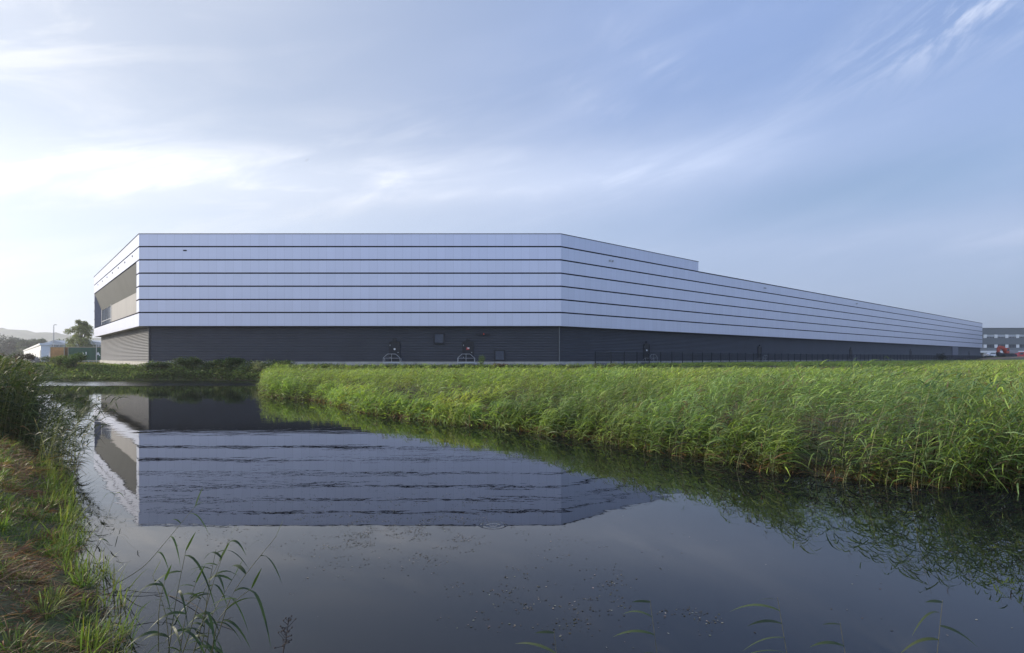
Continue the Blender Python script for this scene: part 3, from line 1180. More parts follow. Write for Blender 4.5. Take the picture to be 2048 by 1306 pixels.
def reed_batch(n, cond, leaves, lw, ll, K, seed, fmin=.06, ga=GREEN_A, gb=GREEN_B):
    r = np.random.default_rng(seed)
    X, Y, _ = scatter(REG, n, r)
    d = np.minimum(seg_dist(X, Y, RIGHT_SHORE), 99)
    db = seg_dist(X, Y, FOOT, True)
    clump = .6 * vnoise(X, Y, .62, 5) + .4 * vnoise(X, Y, 1.9, 64)
    keep = cond(X, Y, d, clump, r) & (db > 5.2) & (X < .97 * Y + 2)
    X, Y, d = X[keep], Y[keep], d[keep]
    G = np.maximum(height(X, Y), -0.25)
    zt = np.interp(Y, [10, 16, 25, 42, 60, 90], [2.36, 2.22, 2.04, 1.74, 1.45, 1.70]) + .42 * sstep((X / Y - .55) / .35) * sstep((Y - 20) / 25)
    zt = zt + .30 * (vnoise(X, Y, 1.3, 6) - .5) * 2 * np.interp(Y, [15, 50], [1, .45]) + r.normal(0, .09, len(X)) * np.interp(Y, [20, 60], [1, .6])
    zt = zt - .5 * np.exp(-d / .5) * r.random(len(X)) * vnoise(X, Y, .7, 63)
    zt = np.minimum(zt, edge_cap(X, Y, d) + .22 * (vnoise(X, Y, .8, 72) - .5) + r.normal(0, .07, len(X)))
    zt = np.maximum(zt, G + .45)
    tall = r.random(len(X)) < .018
    zt = zt + np.where(tall, .30 * r.random(len(X)), 0)
    yl = np.clip((vnoise(X, Y, 3.1, 9) - .62) * 2.2, 0, .8) * r.random(len(X)) + np.interp(Y, [12, 20, 45], [.02, .12, .20])
    yl = np.maximum(yl, .9 * np.exp(-((X + 9.3) ** 2 + (Y - 31.6) ** 2) / 1.5) * (r.random(len(X)) < .6))
    reeds(veg, X, Y, G, zt, leaves, lw, ll, yl, r, K=K, plume=.09, fmin=fmin, greenA=ga, greenB=gb)
    return len(X)


n1 = reed_batch(420000, lambda X, Y, d, c, r: (d < 1.6) & (Y < 24) & (r.random(len(X)) < 1.4 * sstep((c - .38) / .2) + .06), 15, .025, .60, 4, 1, .06, NEAR_A, NEAR_B)
n2 = reed_batch(420000, lambda X, Y, d, c, r: (d >= 1.6) & (d < 7) & (Y < 26) & (r.random(len(X)) < .55 * sstep((c - .2) / .3) + .05), 10, .025, .56, 4, 2, .4, NEAR_A, NEAR_B)
n3 = reed_batch(300000, lambda X, Y, d, c, r: (d < 2.2) & (Y >= 24) & (r.random(len(X)) < 1.2 * sstep((c - .40) / .2) + .10), 11, .032, .56, 3, 3)
n4 = reed_batch(300000, lambda X, Y, d, c, r: (((d >= 2.2) & (Y >= 24)) | ((d >= 7))) & (Y < 45) & (r.random(len(X)) < .42 * sstep((c - .2) / .35) + .03), 8, .034, .55, 3, 4, .5)
n5 = reed_batch(200000, lambda X, Y, d, c, r: (Y >= 45) & (d >= 2.2) & (r.random(len(X)) < .45 * sstep((c - .2) / .35) + .04), 6, .042, .52, 2, 5, .5)
print("reed stems", n1, n2, n3, n4, n5)


# dead understorey inside the front of the bed, tinted dark to stand for shade
r = np.random.default_rng(19)
X, Y, _ = scatter(REG, 260000, r)
d = seg_dist(X, Y, RIGHT_SHORE)
k = (d < 2.6) & (Y < 48) & (r.random(len(X)) < np.interp(Y, [12, 25, 48], [.75, .5, .3])) & (X < .97 * Y + 2)
X, Y, d = X[k], Y[k], d[k]
G = np.maximum(height(X, Y), -.05)
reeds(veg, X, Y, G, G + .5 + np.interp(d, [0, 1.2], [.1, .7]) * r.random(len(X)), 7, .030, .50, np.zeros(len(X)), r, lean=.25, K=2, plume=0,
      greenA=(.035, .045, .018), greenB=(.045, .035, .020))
print('understorey', len(X))


# front row of lower stems bowing out over the water
def along(poly, n, r, spread, off=0.0):
    P = np.array(poly, float)
    seg = np.hypot(*(P[1:] - P[:-1]).T)
    k = r.choice(len(seg), n, p=seg / seg.sum())
    t = r.random(n)
    Q = P[k] + (P[k + 1] - P[k]) * t[:, None]
    d = (P[k + 1] - P[k]) / seg[k][:, None]
    nn = np.stack([d[:, 1], -d[:, 0]], -1)
    o = off + r.random(n) * spread
    return Q[:, 0] + nn[:, 0] * o, Q[:, 1] + nn[:, 1] * o


r = np.random.default_rng(20)
for sub_, n_, lw_ in (([p for p in RIGHT_SHORE if p[0] < 25 and p[1] < 24], 1800, .026), ([p for p in RIGHT_SHORE if 22 < p[1] < 66], 1500, .038)):
    X, Y = along(sub_, n_, r, .7, -.35)
    kk = (.6 * vnoise(X, Y, .62, 5) + .4 * vnoise(X, Y, 1.9, 64) > .47) | (r.random(len(X)) < .12)
    X, Y = X[kk], Y[kk]
    zt = edge_cap(X, Y, 0) * (.45 + .55 * r.random(len(X))) * (.7 + .5 * vnoise(X, Y, .8, 61))
    reeds(veg, X, Y, np.full(len(X), -.02), zt, 12, lw_, .62, .15 * r.random(len(X)) * (Y > 20), r, lean=.55, K=4, plume=0)


# dead brown litter and low herbs at the foot of the reeds
r = np.random.default_rng(21)
sub = [p for p in RIGHT_SHORE if p[0] < 25 and p[1] < 66]
X, Y = along(sub, 9000, r, .9, -.25)
n = len(X)
veg.add(ribbons(np.stack([X, Y, np.maximum(height(X, Y), 0) - .02], -1), r.uniform(0, 6.28, n), r.uniform(.3, 1.4, n), r.uniform(.15, .55, n),
                r.uniform(.008, .02, n) * (1 + Y / 30), r.uniform(.2, .9, n), 2, r.normal(0, 1, n)),
        np.where((r.random(n) < .55)[:, None], tints(n, BROWN, .5, r), tints(n, (.05, .075, .025), .5, r)))
tag(veg.build('reed_bed', M['leaf']), 'dense green reed bed bending in the wind along the right shore of the pond', 'reeds', kind='stuff')

# ---- reeds on the left bank
veg = Veg()
r = np.random.default_rng(31)
LREG = [(-12.9, 15.2), (-14.6, 17.4), (-19.2, 22.0), (-27.2, 31.5), (-36.8, 44.2), (-46, 44), (-36, 26), (-24, 16.4), (-17.5, 14.6)]
X, Y, _ = scatter(LREG, 60000, r)
d = seg_dist(X, Y, LEFT_SHORE)
k = (r.random(len(X)) < np.where(d < 3, .62, .26)) & (X > -1.02 * Y - 3)
X, Y, d = X[k], Y[k], d[k]
G = height(X, Y)
zt = 2.72 + .22 * (vnoise(X, Y, 1.3, 6) - .5) * 2 + r.normal(0, .08, len(X)) - .7 * np.exp(-d / .9) + np.interp(Y, [14, 20, 40], [-.1, .08, -.2])
reeds(veg, X, Y, G, zt, 11, .030, .55, .10 * r.random(len(X)), r, lean=.30, K=3, plume=.10, greenA=(.060, .088, .022), greenB=(.042, .070, .024))  # shade on this bed is put into the darkened leaf greens
# stems leaning far out over the water
X, Y = along([(-18.5, 21.5), (-13.6, 16.6), (-10.6, 13.4), (-9.6, 12.2)], 330, r, .7, -.35)
G = np.maximum(height(X, Y), -.1)
reeds(veg, X, Y, G, 1.0 + .9 * r.random(len(X)), 8, .022, .42, .05 * r.random(len(X)), r, lean=.62, K=4, plume=0, greenA=(.035, .055, .016), greenB=(.028, .045, .020))  # leaf tints lowered to carry the shade cast by the bed
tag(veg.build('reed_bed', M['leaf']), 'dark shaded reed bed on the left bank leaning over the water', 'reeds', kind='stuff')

# ---- rough grass and straw on the near left bank
veg = Veg()
NB = [(-1.0, 2.2), (-2.2, 3.4), (-3.2, 4.6), (-4.1, 5.9), (-5.0, 6.9), (-6.1, 7.9), (-7.2, 9.3), (-8.6, 11.0), (-10.6, 13.4), (-13.6, 16.6), (-17.5, 21),
      (-24, 20), (-19, 13), (-13, 8), (-8.5, 4.2), (-5.0, 2.4)]


def grass(n, poly, seed, Lr, Wr, tint_f, elr=(.9, 1.5), droop=(.1, .7), K=3, mask=None):
    r = np.random.default_rng(seed)
    X, Y, _ = scatter(poly, n, r)
    kk = (X > -.96 * Y - .5) & (Y > 2.6) & (r.random(len(X)) < np.clip(9 / Y, .25, 1) ** 1.2)
    X, Y = X[kk], Y[kk]
    if mask is not None:
        kk = mask(X, Y, r)
        X, Y = X[kk], Y[kk]
    n = len(X)
    P = np.stack([X, Y, height(X, Y) - .015], -1)
    s = .45 + 1.25 * vnoise(X, Y, .55, 12)
    veg.add(ribbons(P, r.uniform(0, 6.28, n), r.uniform(*elr, n), r.uniform(*Lr, n) * s, r.uniform(*Wr, n) * (1 + np.hypot(X, Y) / 14),
                    r.uniform(*droop, n), K, r.normal(0, .6, n), None, .08 * r.random(n)), tint_f(X, Y, n, r))


def dryness(X, Y):
    return sstep((vnoise(X, Y, 1.15, 14) - .30) / .2)


def t_green(X, Y, n, r):
    c = tints(n, (.15, .20, .045), .45, r)
    y = (r.random(n) < .18)[:, None]
    return np.where(y, tints(n, (.22, .23, .05), .4, r), c)


def t_dry(X, Y, n, r):
    q = r.random(n)[:, None]
    return np.where(q < .45, tints(n, (.27, .16, .08), .5, r), np.where(q < .8, tints(n, (.16, .08, .04), .5, r), tints(n, (.34, .27, .15), .3, r)))


grass(260000, NB, 41, (.08, .26), (.005, .009), t_green, mask=lambda X, Y, r: r.random(len(X)) > .72 * dryness(X, Y))
grass(330000, NB, 42, (.10, .32), (.004, .008), t_dry, elr=(-.1, .7), droop=(.1, .5), mask=lambda X, Y, r: r.random(len(X)) < .15 + .85 * dryness(X, Y))
grass(5000, NB, 43, (.25, .55), (.007, .012), t_green, droop=(.4, .9), K=5, mask=lambda X, Y, r: vnoise(X, Y, .8, 15) > .55)
# tussocks and wisps of pulled-up straw
r = np.random.default_rng(46)
X0, Y0_, _ = scatter(NB, 2600, r)
kk = (X0 > -.93 * Y0_ - .3) & (Y0_ > 2.8) & (r.random(len(X0)) < np.clip(8 / Y0_, .3, 1))
X0, Y0_ = X0[kk][:420], Y0_[kk][:420]
for q, (x0, y0) in enumerate(zip(X0, Y0_)):
    m = 70
    dryq = r.random() < .45
    th = r.uniform(0, 6.28, m); rad = .09 * np.sqrt(r.random(m))
    X, Y = x0 + np.cos(th) * rad, y0 + np.sin(th) * rad
    hL = r.uniform(.18, .48)
    P = np.stack([X, Y, height(X, Y) - .02], -1)
    tc_ = tints(m, (.34, .20, .10) if r.random() < .5 else (.24, .11, .05), .4, r) if dryq else tints(m, (.16, .22, .045) if r.random() < .6 else (.26, .28, .07), .35, r)
    veg.add(ribbons(P, th + r.normal(0, .4, m), r.uniform(.25 if dryq else .8, 1.0 if dryq else 1.45, m), hL * r.uniform(.6, 1.2, m), r.uniform(.005, .009, m) * (1 + y0 / 16), r.uniform(.3, .9, m), 4, r.normal(0, .6, m)), tc_)
# blades standing right at the water's edge
r = np.random.default_rng(44)
sh = [(-11.5, 14.2), (-10.6, 13.4), (-8.7, 11.0), (-7.3, 9.4), (-6.15, 7.9), (-5.1, 6.9), (-4.3, 6.0), (-3.6, 5.0), (-2.9, 4.2)]
X, Y = along(sh, 2500, r, .42, -.25)
n = len(X)
c = vnoise(X, Y, .35, 16) > .42
X, Y = X[c], Y[c]; n = len(X)
veg.add(ribbons(np.stack([X, Y, np.maximum(height(X, Y), -.03) - .02], -1), r.normal(0, 1.2, n), r.uniform(.95, 1.5, n), r.uniform(.22, .62, n), r.uniform(.006, .012, n),
                r.uniform(.15, .8, n), 4, r.normal(0, .6, n)), t_green(X, Y, n, r))
tag(veg.build('bank_grass', M['leaf']), 'rough green grass and brown straw on the near left bank', 'grass', kind='stuff')


# ---- countable reeds near the camera
def px_point(px, py, Y):
    return Vector(((px - 1024) / F * Y, Y, H0 + (YH - py) / F * Y))


def one_reed(label, pts, leaves, group, lw=.022, tint=(.07, .115, .03), stem_tint=(.16, .15, .08), cat='reed', sr=.005):
    """pts: world points of the stem; leaves: (fraction, azimuth deg, elevation deg, length, droop)"""
    base = Vector(pts[0])
    root = empty('reed', base, 0, label, cat, group)
    P = [Vector(p) - base for p in pts]
    # smooth stem
    Q = []
    for i in range(len(P) - 1):
        p0, p1, p2, p3 = P[max(i - 1, 0)], P[i], P[i + 1], P[min(i + 2, len(P) - 1)]
        for k in range(5):
            t = k / 5
            Q.append(.5 * ((2 * p1) + (p2 - p0) * t + (2 * p0 - 5 * p1 + 4 * p2 - p3) * t * t + (3 * p1 - p0 - 3 * p2 + p3) * t ** 3))
    Q.append(P[-1])
    mb = MB()
    mb.tube(Q, sr, 6, sr * .4)
    o = mb.build('stem', None, root)
    n = len(o.data.vertices)
    at = o.data.attributes.new('tint', 'FLOAT_COLOR', 'POINT')
    at.data.foreach_set('color', np.tile(np.array([*stem_tint, 1], np.float32), n))
    o.data.materials.append(M['leaf'])
    for (f, a, e, L, dr) in leaves:
        i = f * (len(Q) - 1)
        j = min(int(i), len(Q) - 2)
        p = Q[j].lerp(Q[j + 1], i - j)
        v = Veg()
        k = random.uniform(.75, 1.3)
        v.add(ribbons(np.array([p]), np.array([R(a)]), np.array([R(e)]), np.array([L]), np.array([lw * random.uniform(.8, 1.2)]), np.array([dr]), 8,
                      np.array([random.uniform(-.9, .9)]), np.interp(np.linspace(0, 1, 9), [0, .12, .35, .7, 1], [.35, .8, 1, .7, .02])),
              np.array([tint]) * k)
        v.build('leaf', M['leaf'], root, False)
    return root


def auto_leaves(n, down, right=True, L=.34, lo=.3):
    out = []
    for k in range(n):
        f = lo + (1 - lo) * (k + .5) / n
        a = (random.uniform(-50, 30) if (k % 2 == 0) == right else random.uniform(150, 230))
        out.append((f, a, random.uniform(10, 50), L * random.uniform(.75, 1.2), down * random.uniform(.5, 1.3)))
    out.append((.99, random.uniform(-20, 20), 65, L * .6, .1))
    return out


G1 = 'single reeds in the water at the lower left'
for lab, Y0, base, mid, top, nl, L in [
    ('long reed leaning far right over the water, tallest of the lower left clump', 4.9, (395, 1290), (470, 1180), (553, 1072), 8, .30),
    ('upright reed with a pointed top leaf in the lower left clump', 4.8, (365, 1300), (425, 1170), (458, 1078), 7, .30),
    ('reed with dark hanging leaves at the left side of the lower left clump', 4.7, (330, 1300), (352, 1200), (372, 1100), 7, .28),
    ('thin reed crossing behind the middle of the lower left clump', 5.0, (350, 1300), (400, 1200), (440, 1120), 6, .30),
    ('short leafy reed low in the lower left clump', 4.6, (345, 1302), (372, 1230), (392, 1165), 6, .26),
    ('slanting reed with folded lower leaves in the lower left clump', 5.1, (398, 1288), (425, 1230), (470, 1150), 6, .28),
    ('reed bent low to the right in front of the lower left clump', 4.4, (380, 1300), (440, 1235), (505, 1175), 7, .28),
    ('arching reed with its tip bent over, centre of the lower left clump', 5.2, (405, 1285), (415, 1190), (432, 1098), 7, .30),
    ('weak reed sloping left out of the lower left clump', 4.9, (350, 1300), (330, 1225), (305, 1150), 5, .26),
    ('bare-looking reed rising straight on the far left of the clump', 4.5, (300, 1300), (318, 1220), (330, 1160), 4, .24)]:
    b = px_point(base[0], base[1], Y0)
    b = Vector((b.x, b.y + random.uniform(-.1, .1), -.10))
    m_ = px_point(mid[0], mid[1], Y0 + .05)
    t_ = px_point(top[0], top[1], Y0 + .25)
    one_reed(lab, [b, b.lerp(m_, .5) + Vector((.01, 0, 0)), m_, t_], auto_leaves(nl, 1.15, True, L * 1.25, .22), G1, .025, (.042, .068, .022))
# long fallen stem running from the bank to the upper right
a_ = px_point(205, 1182, 6.1); b_ = px_point(282, 1137, 6.5); c_ = px_point(330, 1085, 6.9); d_ = px_point(392, 1010, 7.4)
a_.z = max(a_.z, .02)
one_reed('long thin reed stem slanting from the left bank over the pale water', [a_, b_, c_, d_],
         [(.55, -30, 30, .30, 1.1), (.72, -40, 20, .34, 1.2), (.82, 160, 40, .25, .6), (.9, -20, 20, .36, 1.0), (.96, 10, 50, .3, .6), (.99, 60, 70, .3, .2)], G1, .022, (.07, .11, .03))
a_ = px_point(180, 1130, 7.4); b_ = px_point(205, 1060, 7.9); c_ = px_point(232, 985, 8.6)
a_.z = .03
one_reed('single curved reed with one tip leaf beside the white reflection', [a_, a_.lerp(b_, .5), b_, c_],
         [(.97, 170, 40, .28, .9), (.99, -20, 30, .22, .8), (.5, -10, 30, .2, .8)], G1, .018, (.07, .11, .03), sr=.004)
for lab, x0, y0, x1, y1 in (('bent dark dead stem lying on the water below the white reflection', 205, 1190, 330, 1186),
                            ('broken dark dead stem sloping down through the water', 335, 1190, 470, 1262)):
    Ya = H0 * F / (y0 - YH); Yb = H0 * F / (y1 - YH)
    p, q = px_point(x0, y0, Ya), px_point(x1, y1, Yb)
    one_reed(lab, [p, p.lerp(q, .35) + Vector((0, .03, .03)), p.lerp(q, .7) + Vector((0, -.02, .02)), q],
             [(.3, 60, 30, .14, .3), (.55, 200, 10, .12, .3), (.8, 40, 40, .15, .4)], G1, .010, (.03, .025, .02), (.03, .022, .018), 'dead stem')
G2 = 'reed tips rising from the near bank at the lower right'
for lab, px, py, bx, lean_l, nl in [
    ('low reed with two broad leaves, leftmost along the bottom edge', 1108, 1262, 1130, 1, 4),
    ('curled reed tip with drooping leaves, second from left along the bottom edge', 1300, 1200, 1335, 1, 6),
    ('tallest reed tip, feathered leaves pointing left, third along the bottom edge', 1555, 1195, 1600, 1, 8),
    ('faint short reed with one pale leaf to the left, between two taller tips', 1680, 1245, 1712, 1, 4),
    ('slanting reed with a leaf fan on its left, rightmost along the bottom edge', 1885, 1200, 1830, 0, 8)]:
    Yt = 3.3
    t_ = px_point(px, py, Yt)
    b = Vector(((bx - 1024) / F * 3.15, 3.05, .0))
    m_ = b.lerp(t_, .6) + Vector((.02 if lean_l else -.02, 0, .02))
    lv = []
    for k in range(nl):
        f = .62 + .36 * k / nl
        lv.append((f, 180 + random.uniform(-25, 25) if lean_l or k % 3 else random.uniform(-20, 20), random.uniform(-5, 30), random.uniform(.18, .30), random.uniform(.3, .8)))
    lv.append((.99, 190, 15, .12, .2))
    one_reed(lab, [b, b.lerp(m_, .5), m_, t_], lv, G2, .018, (.060, .085, .035), sr=.0025)

# dark dead flower stalk standing in the water
base = px_point(560, 1306, 5.15); base.z = -.05
root = empty('dead_stalk', base, 0, 'dark branching dead seed stalk leaning right at the bottom edge', 'dead plant')
mb = MB()
tp = px_point(578, 1238, 5.25) - base
mb.tube([(0, 0, 0), tp * .5 + Vector((.01, 0, 0)), tp], .006, 6, .002)
for k in range(26):
    f = .35 + .65 * k / 26
    p = tp * f
    q = p + Vector((random.uniform(-.07, .06), random.uniform(-.05, .05), random.uniform(.0, .06)))
    mb.tube([p, q], .003, 4, .002)
    mb.tube([q, q + Vector((.008, 0, .01))], .006, 5)
mb.build('stalk', mat_simple('dead_stalk_brown', (.035, .025, .022), .9), root)

# ---- floating duckweed and leaf litter
r = np.random.default_rng(51)
n = 130000
X = r.uniform(-5.5, 7, n); Y = r.uniform(4.6, 14.5, n)
px = X / Y * F + 1024; py = YH + H0 * F / Y
dens = np.exp(-((px - 830) / 190) ** 2 - ((py - 1075) / 65) ** 2) * .55 + np.exp(-((px - 1100) / 150) ** 2 - ((py - 1190) / 60) ** 2) * .45 \
    + np.exp(-((px - 1390) / 120) ** 2 - ((py - 1235) / 22) ** 2) * .35 + .10 * np.exp(-((px - 450) / 200) ** 2 - ((py - 1060) / 60) ** 2) + .012
pat = np.clip((vnoise(X, Y, .16, 17) - .35) * 2, 0, 1) * np.clip((vnoise(X, Y, .6, 18) - .25) * 2, 0, 1)
k = (r.random(n) < dens * pat * 2.3 * np.interp(Y, [4, 12], [.7, 1.0])) & inside(X, Y, WPOLY)
X, Y = X[k], Y[k]; n = len(X)
ang = np.linspace(0, 2 * np.pi, 7)[:-1]
rad = r.uniform(.005, .014, n)
rot = r.uniform(0, 6.28, n)
asp = r.uniform(.35, .9, n)
cx = np.cos(ang)[None] * rad[:, None]; cy = np.sin(ang)[None] * (rad * asp)[:, None]
VX = X[:, None] + cx * np.cos(rot)[:, None] - cy * np.sin(rot)[:, None]
VY = Y[:, None] + cx * np.sin(rot)[:, None] + cy * np.cos(rot)[:, None]
VZ = np.full_like(VX, .004) + np.cos(ang)[None] * rad[:, None] * .12
V = np.stack([VX, VY, VZ], -1).reshape(-1, 3)
Fh = np.arange(n * 6).reshape(n, 6)
tt = np.where((r.random(n) < .75)[:, None], tints(n, (.06, .055, .04), .5, r), tints(n, (.22, .20, .17), .4, r))
o = link_mesh('floating_weed', quick_mesh('floating_weed', V, Fh, np.repeat(tt, 6, 0)), M['dry'])
tag(o, 'scattered small floating leaves on the dark open water', 'water weed', kind='stuff')
print("weed", n)
# yellow-green algae rafts would be part of the same litter


# ---- bank vegetation under the building and meadow grass in front of the walls
veg = Veg()
r = np.random.default_rng(61)
n = 46000
X = r.uniform(-60, -26, n); Y = r.uniform(66.5, 71.5, n)
k = (seg_dist(X, Y, FOOT, True) > .8) & ~inside(X, Y, FOOT) & ~inside(X, Y, WPOLY)
X, Y = X[k], Y[k]
d = seg_dist(X, Y, FAR_SHORE)
n = len(X)
lump = vnoise(X, Y * .6, 2.2, 22) * .65 + vnoise(X, Y, .8, 23) * .35
right = sstep((X + 46) / 4)
hh = (.30 + .75 * lump) * (.45 + .85 * right) * (1 + .3 * np.exp(-d)) 
keep = (d < 2.6) | (r.random(n) < .5)
X, Y, hh, right, lump = X[keep], Y[keep], hh[keep], right[keep], lump[keep]; n = len(X)
f = r.random(n)
P = np.stack([X, Y, np.maximum(height(X, Y), 0) + hh * f * .9], -1)
base = np.where((r.random(n) < .35)[:, None], tints(n, (.25, .31, .08), .4, r), tints(n, (.13, .18, .055), .4, r))
base = base * (1 - .25 * right[:, None]) + np.array([.05, .04, 0])[None] * (1 - right[:, None]) * r.random(n)[:, None]
veg.add(ribbons(P, r.uniform(0, 6.28, n), r.uniform(-.2, 1.3, n), r.uniform(.2, .5, n), r.uniform(.06, .13, n), r.uniform(.2, .8, n), 2, r.normal(0, .8, n)), base)
tag(veg.build('bank_herbs', M['leaf_dull']), 'dark leafy herbs along the far bank below the warehouse', 'herbs', kind='stuff')

veg = Veg()
r = np.random.default_rng(62)


def strip_grass(n, fr, s0, s1, o0, o1, h, base, var=.35):
    s = r.uniform(s0, s1, n); o = r.uniform(o0, o1, n)
    X = fr.a.x + fr.d.x * s + fr.n.x * o; Y = fr.a.y + fr.d.y * s + fr.n.y * o
    P = np.stack([X, Y, height(X, Y) - .03], -1)
    sc_ = .6 + .8 * vnoise(X, Y, 1.4, 25)
    veg.add(ribbons(P, r.uniform(0, 6.28, n), r.uniform(.7, 1.5, n), h * sc_ * r.uniform(.5, 1.2, n), r.uniform(.02, .045, n) * (1 + Y / 130), r.uniform(.1, .6, n), 2, r.normal(0, .6, n), None, .1 * r.random(n)),
            np.where((r.random(n) < .15)[:, None], tints(n, (.22, .17, .07), .3, r), tints(n, base, var, r)))


strip_grass(26000, ff, 18, 53, .9, 5.6, .55, (.09, .135, .03))
strip_grass(9000, ff, -6, 18, .9, 3.0, .30, (.12, .15, .03))
strip_grass(42000, fr_, 0, 130, 1.2, 6.5, .50, (.085, .125, .03))
strip_grass(20000, fr_, 130, 240, 1.5, 9, .55, (.08, .11, .035))
strip_grass(16000, fl, 0, 52, .4, 9, .35, (.15, .16, .03))
n = 30000
X = r.uniform(-100, -46, n); Y = r.uniform(69, 118, n)
k = ~inside(X, Y, FOOT) & (seg_dist(X, Y, FOOT, True) > 1.0)
X, Y = X[k], Y[k]; n = len(X)
P = np.stack([X, Y, height(X, Y) - .03], -1)
veg.add(ribbons(P, r.uniform(0, 6.28, n), r.uniform(.7, 1.5, n), .25 + .75 * r.random(n) * vnoise(X, Y, 3, 27), np.full(n, .07), r.uniform(.1, .6, n), 2, r.normal(0, .6, n)),
        np.where((r.random(n) < .3)[:, None], tints(n, (.24, .20, .07), .3, r), tints(n, (.12, .15, .035), .3, r)))
tag(veg.build('meadow_grass', M['leaf_dull']), 'uneven meadow grass between the reeds and the warehouse walls', 'grass', kind='stuff')


# ---- shrubs and trees
def shrub(name, label, c, rx, ry, h, n, tint, group=None, leaf=.12, cat='shrub', lift=.0):
    g0 = float(height([c[0]], [c[1]])[0])
    root = empty(name, (c[0], c[1], g0), 0, label, cat, group)
    r = np.random.default_rng(abs(hash(label)) % 1000 if False else sum(map(ord, label)) % 9973)
    # lobes
    m = 9
    lc = np.stack([r.uniform(-.6, .6, m) * rx, r.uniform(-.6, .6, m) * ry, h * r.uniform(.35, .72, m)], -1)
    lr = np.stack([rx * r.uniform(.3, .5, m), ry * r.uniform(.3, .5, m), h * r.uniform(.22, .36, m)], -1)
    k = r.integers(0, m, n)
    v = r.normal(0, 1, (n, 3)); v /= np.linalg.norm(v, axis=1)[:, None]
    v *= (r.random(n) ** .4)[:, None]
    P = lc[k] + v * lr[k]
    P[:, 2] = np.maximum(P[:, 2], .03 + lift)
    V = Veg()
    V.add(ribbons(P, r.uniform(0, 6.28, n), r.uniform(-.4, 1.4, n), r.uniform(.7, 1.4, n) * leaf * 1.6, r.uniform(.7, 1.3, n) * leaf * .55, r.uniform(.1, .6, n), 2, r.normal(0, .9, n)),
          tints(n, tint, .4, r))
    V.build('foliage', M['leaf_dull'], root, False)
    mb = MB()
    for q in range(7):
        e = lc[q % m]
        mb.tube([(0, 0, -.1), (e[0] * .4, e[1] * .4, e[2] * .5), tuple(e)], .03 * max(h, 1) * .5, 5, .01)
    mb.build('stems', M['bark'], root)
    return root


GS = 'bushes on the far bank below the warehouse'
for lab, px, Y0, rx, h, tint in [
    ('rounded dark green willow bush left of the pale plinth corner', 150, 69.6, 1.9, 1.9, (.08, .13, .03)),
    ('tallest dark bush against the ribbed wall, right of the corner', 378, 69.0, 2.0, 1.55, (.06, .095, .025)),
    ('wide bush between the two tall bushes under the ribbed wall', 425, 68.9, 1.6, 1.25, (.055, .09, .025)),
    ('bush with a ragged top nearest the bright reed edge', 470, 68.9, 1.7, 1.35, (.06, .10, .025)),
    ('low bush at the corner where the pale plinth ends', 318, 68.8, 1.6, .95, (.055, .09, .025)),
    ('small yellow-green bush left of the willow bush', 118, 70.6, 1.5, 1.5, (.13, .16, .04))]:
    shrub('bush', lab, ((px - 1024) / F * Y0, Y0), rx, 1.0, h, 2600, tint, GS, .13)
shrub('shrub', 'pale feathery bush at the left tip of the bright reed bed', ((522 - 1024) / F * 67.6, 67.7), 1.2, .9, 1.9, 900, (.26, .27, .14), None, .10)
shrub('shrub', 'lone light green plant beside the second front door', ((962 - 1024) / F * 66.0, 66.0), .55, .5, 1.6, 500, (.20, .25, .07), None, .09)
shrub('shrub', 'small yellow weed at the foot of the wall where the fence begins', ((1225 - 1024) / F * 66.5, 66.5), .6, .5, .95, 300, (.36, .34, .08), None, .08)
shrub('shrub', 'reddish low weed near the lower wall vent', ((1000 - 1024) / F * 64.8, 64.8), 1.0, .6, .75, 500, (.22, .13, .05), None, .08)
shrub('shrub', 'dark round thistle bush in front of the far end of the fence', ((1883 - 1024) / F * 128, 128), 1.3, 1.0, 2.2, 700, (.03, .03, .02), None, .14)


def tree(name, label, c, rx, h0, h1, n, tint, group=None, leaf=.18, seed=1, lobes=26, zb=1.55, trunk=True):
    root = empty(name, (c[0], c[1], zb), 0, label, 'tree', group)
    r = np.random.default_rng(seed)
    m = lobes
    th = r.uniform(0, 6.28, m)
    hz = r.uniform(0, 1, m)
    rr = rx * np.sqrt(r.random(m)) * np.interp(hz, [0, .35, 1], [.75, .95, .40])
    lc = np.stack([np.cos(th) * rr, np.sin(th) * rr, h0 + (h1 - h0) * (hz * .84 + .06)], -1)
    lr = rx * r.uniform(.14, .30, m)
    k = r.integers(0, m, n)
    v = r.normal(0, 1, (n, 3)); v /= np.linalg.norm(v, axis=1)[:, None]
    v *= (r.random(n) ** .45)[:, None]
    P = lc[k] + v * lr[k][:, None] * np.array([1.1, 1.1, 1.0])
    V = Veg()
    cl = (.8 + .5 * r.random(m))[k][:, None]
    V.add(ribbons(P, r.uniform(0, 6.28, n), r.uniform(-.8, 1.2, n), r.uniform(.7, 1.4, n) * leaf * 1.5, r.uniform(.7, 1.3, n) * leaf * .7, r.uniform(.1, .5, n), 1, r.normal(0, .9, n), np.array([1., .5])),
          tints(n, tint, .35, r) * cl)
    V.build('crown', M['leaf_dull'], root, False)
    mb = MB()
    mb.tube([(0, 0, -.2), (.1, 0, h0 * .6), (.05, .1, h0 + (h1 - h0) * .35), (.1, 0, h0 + (h1 - h0) * .75)], rx * .07 + .05, 8, .04)
    for q in range(min(m, 16)):
        e = lc[q]
        z0 = h0 * .7 + (e[2] - h0 * .7) * .35
        mb.tube([(0.05, 0, z0), (e[0] * .5, e[1] * .5, (z0 + e[2]) / 2 + .2), tuple(e)], rx * .022 + .02, 5, .015)
    mb.build('trunk', M['bark'], root)
    return root


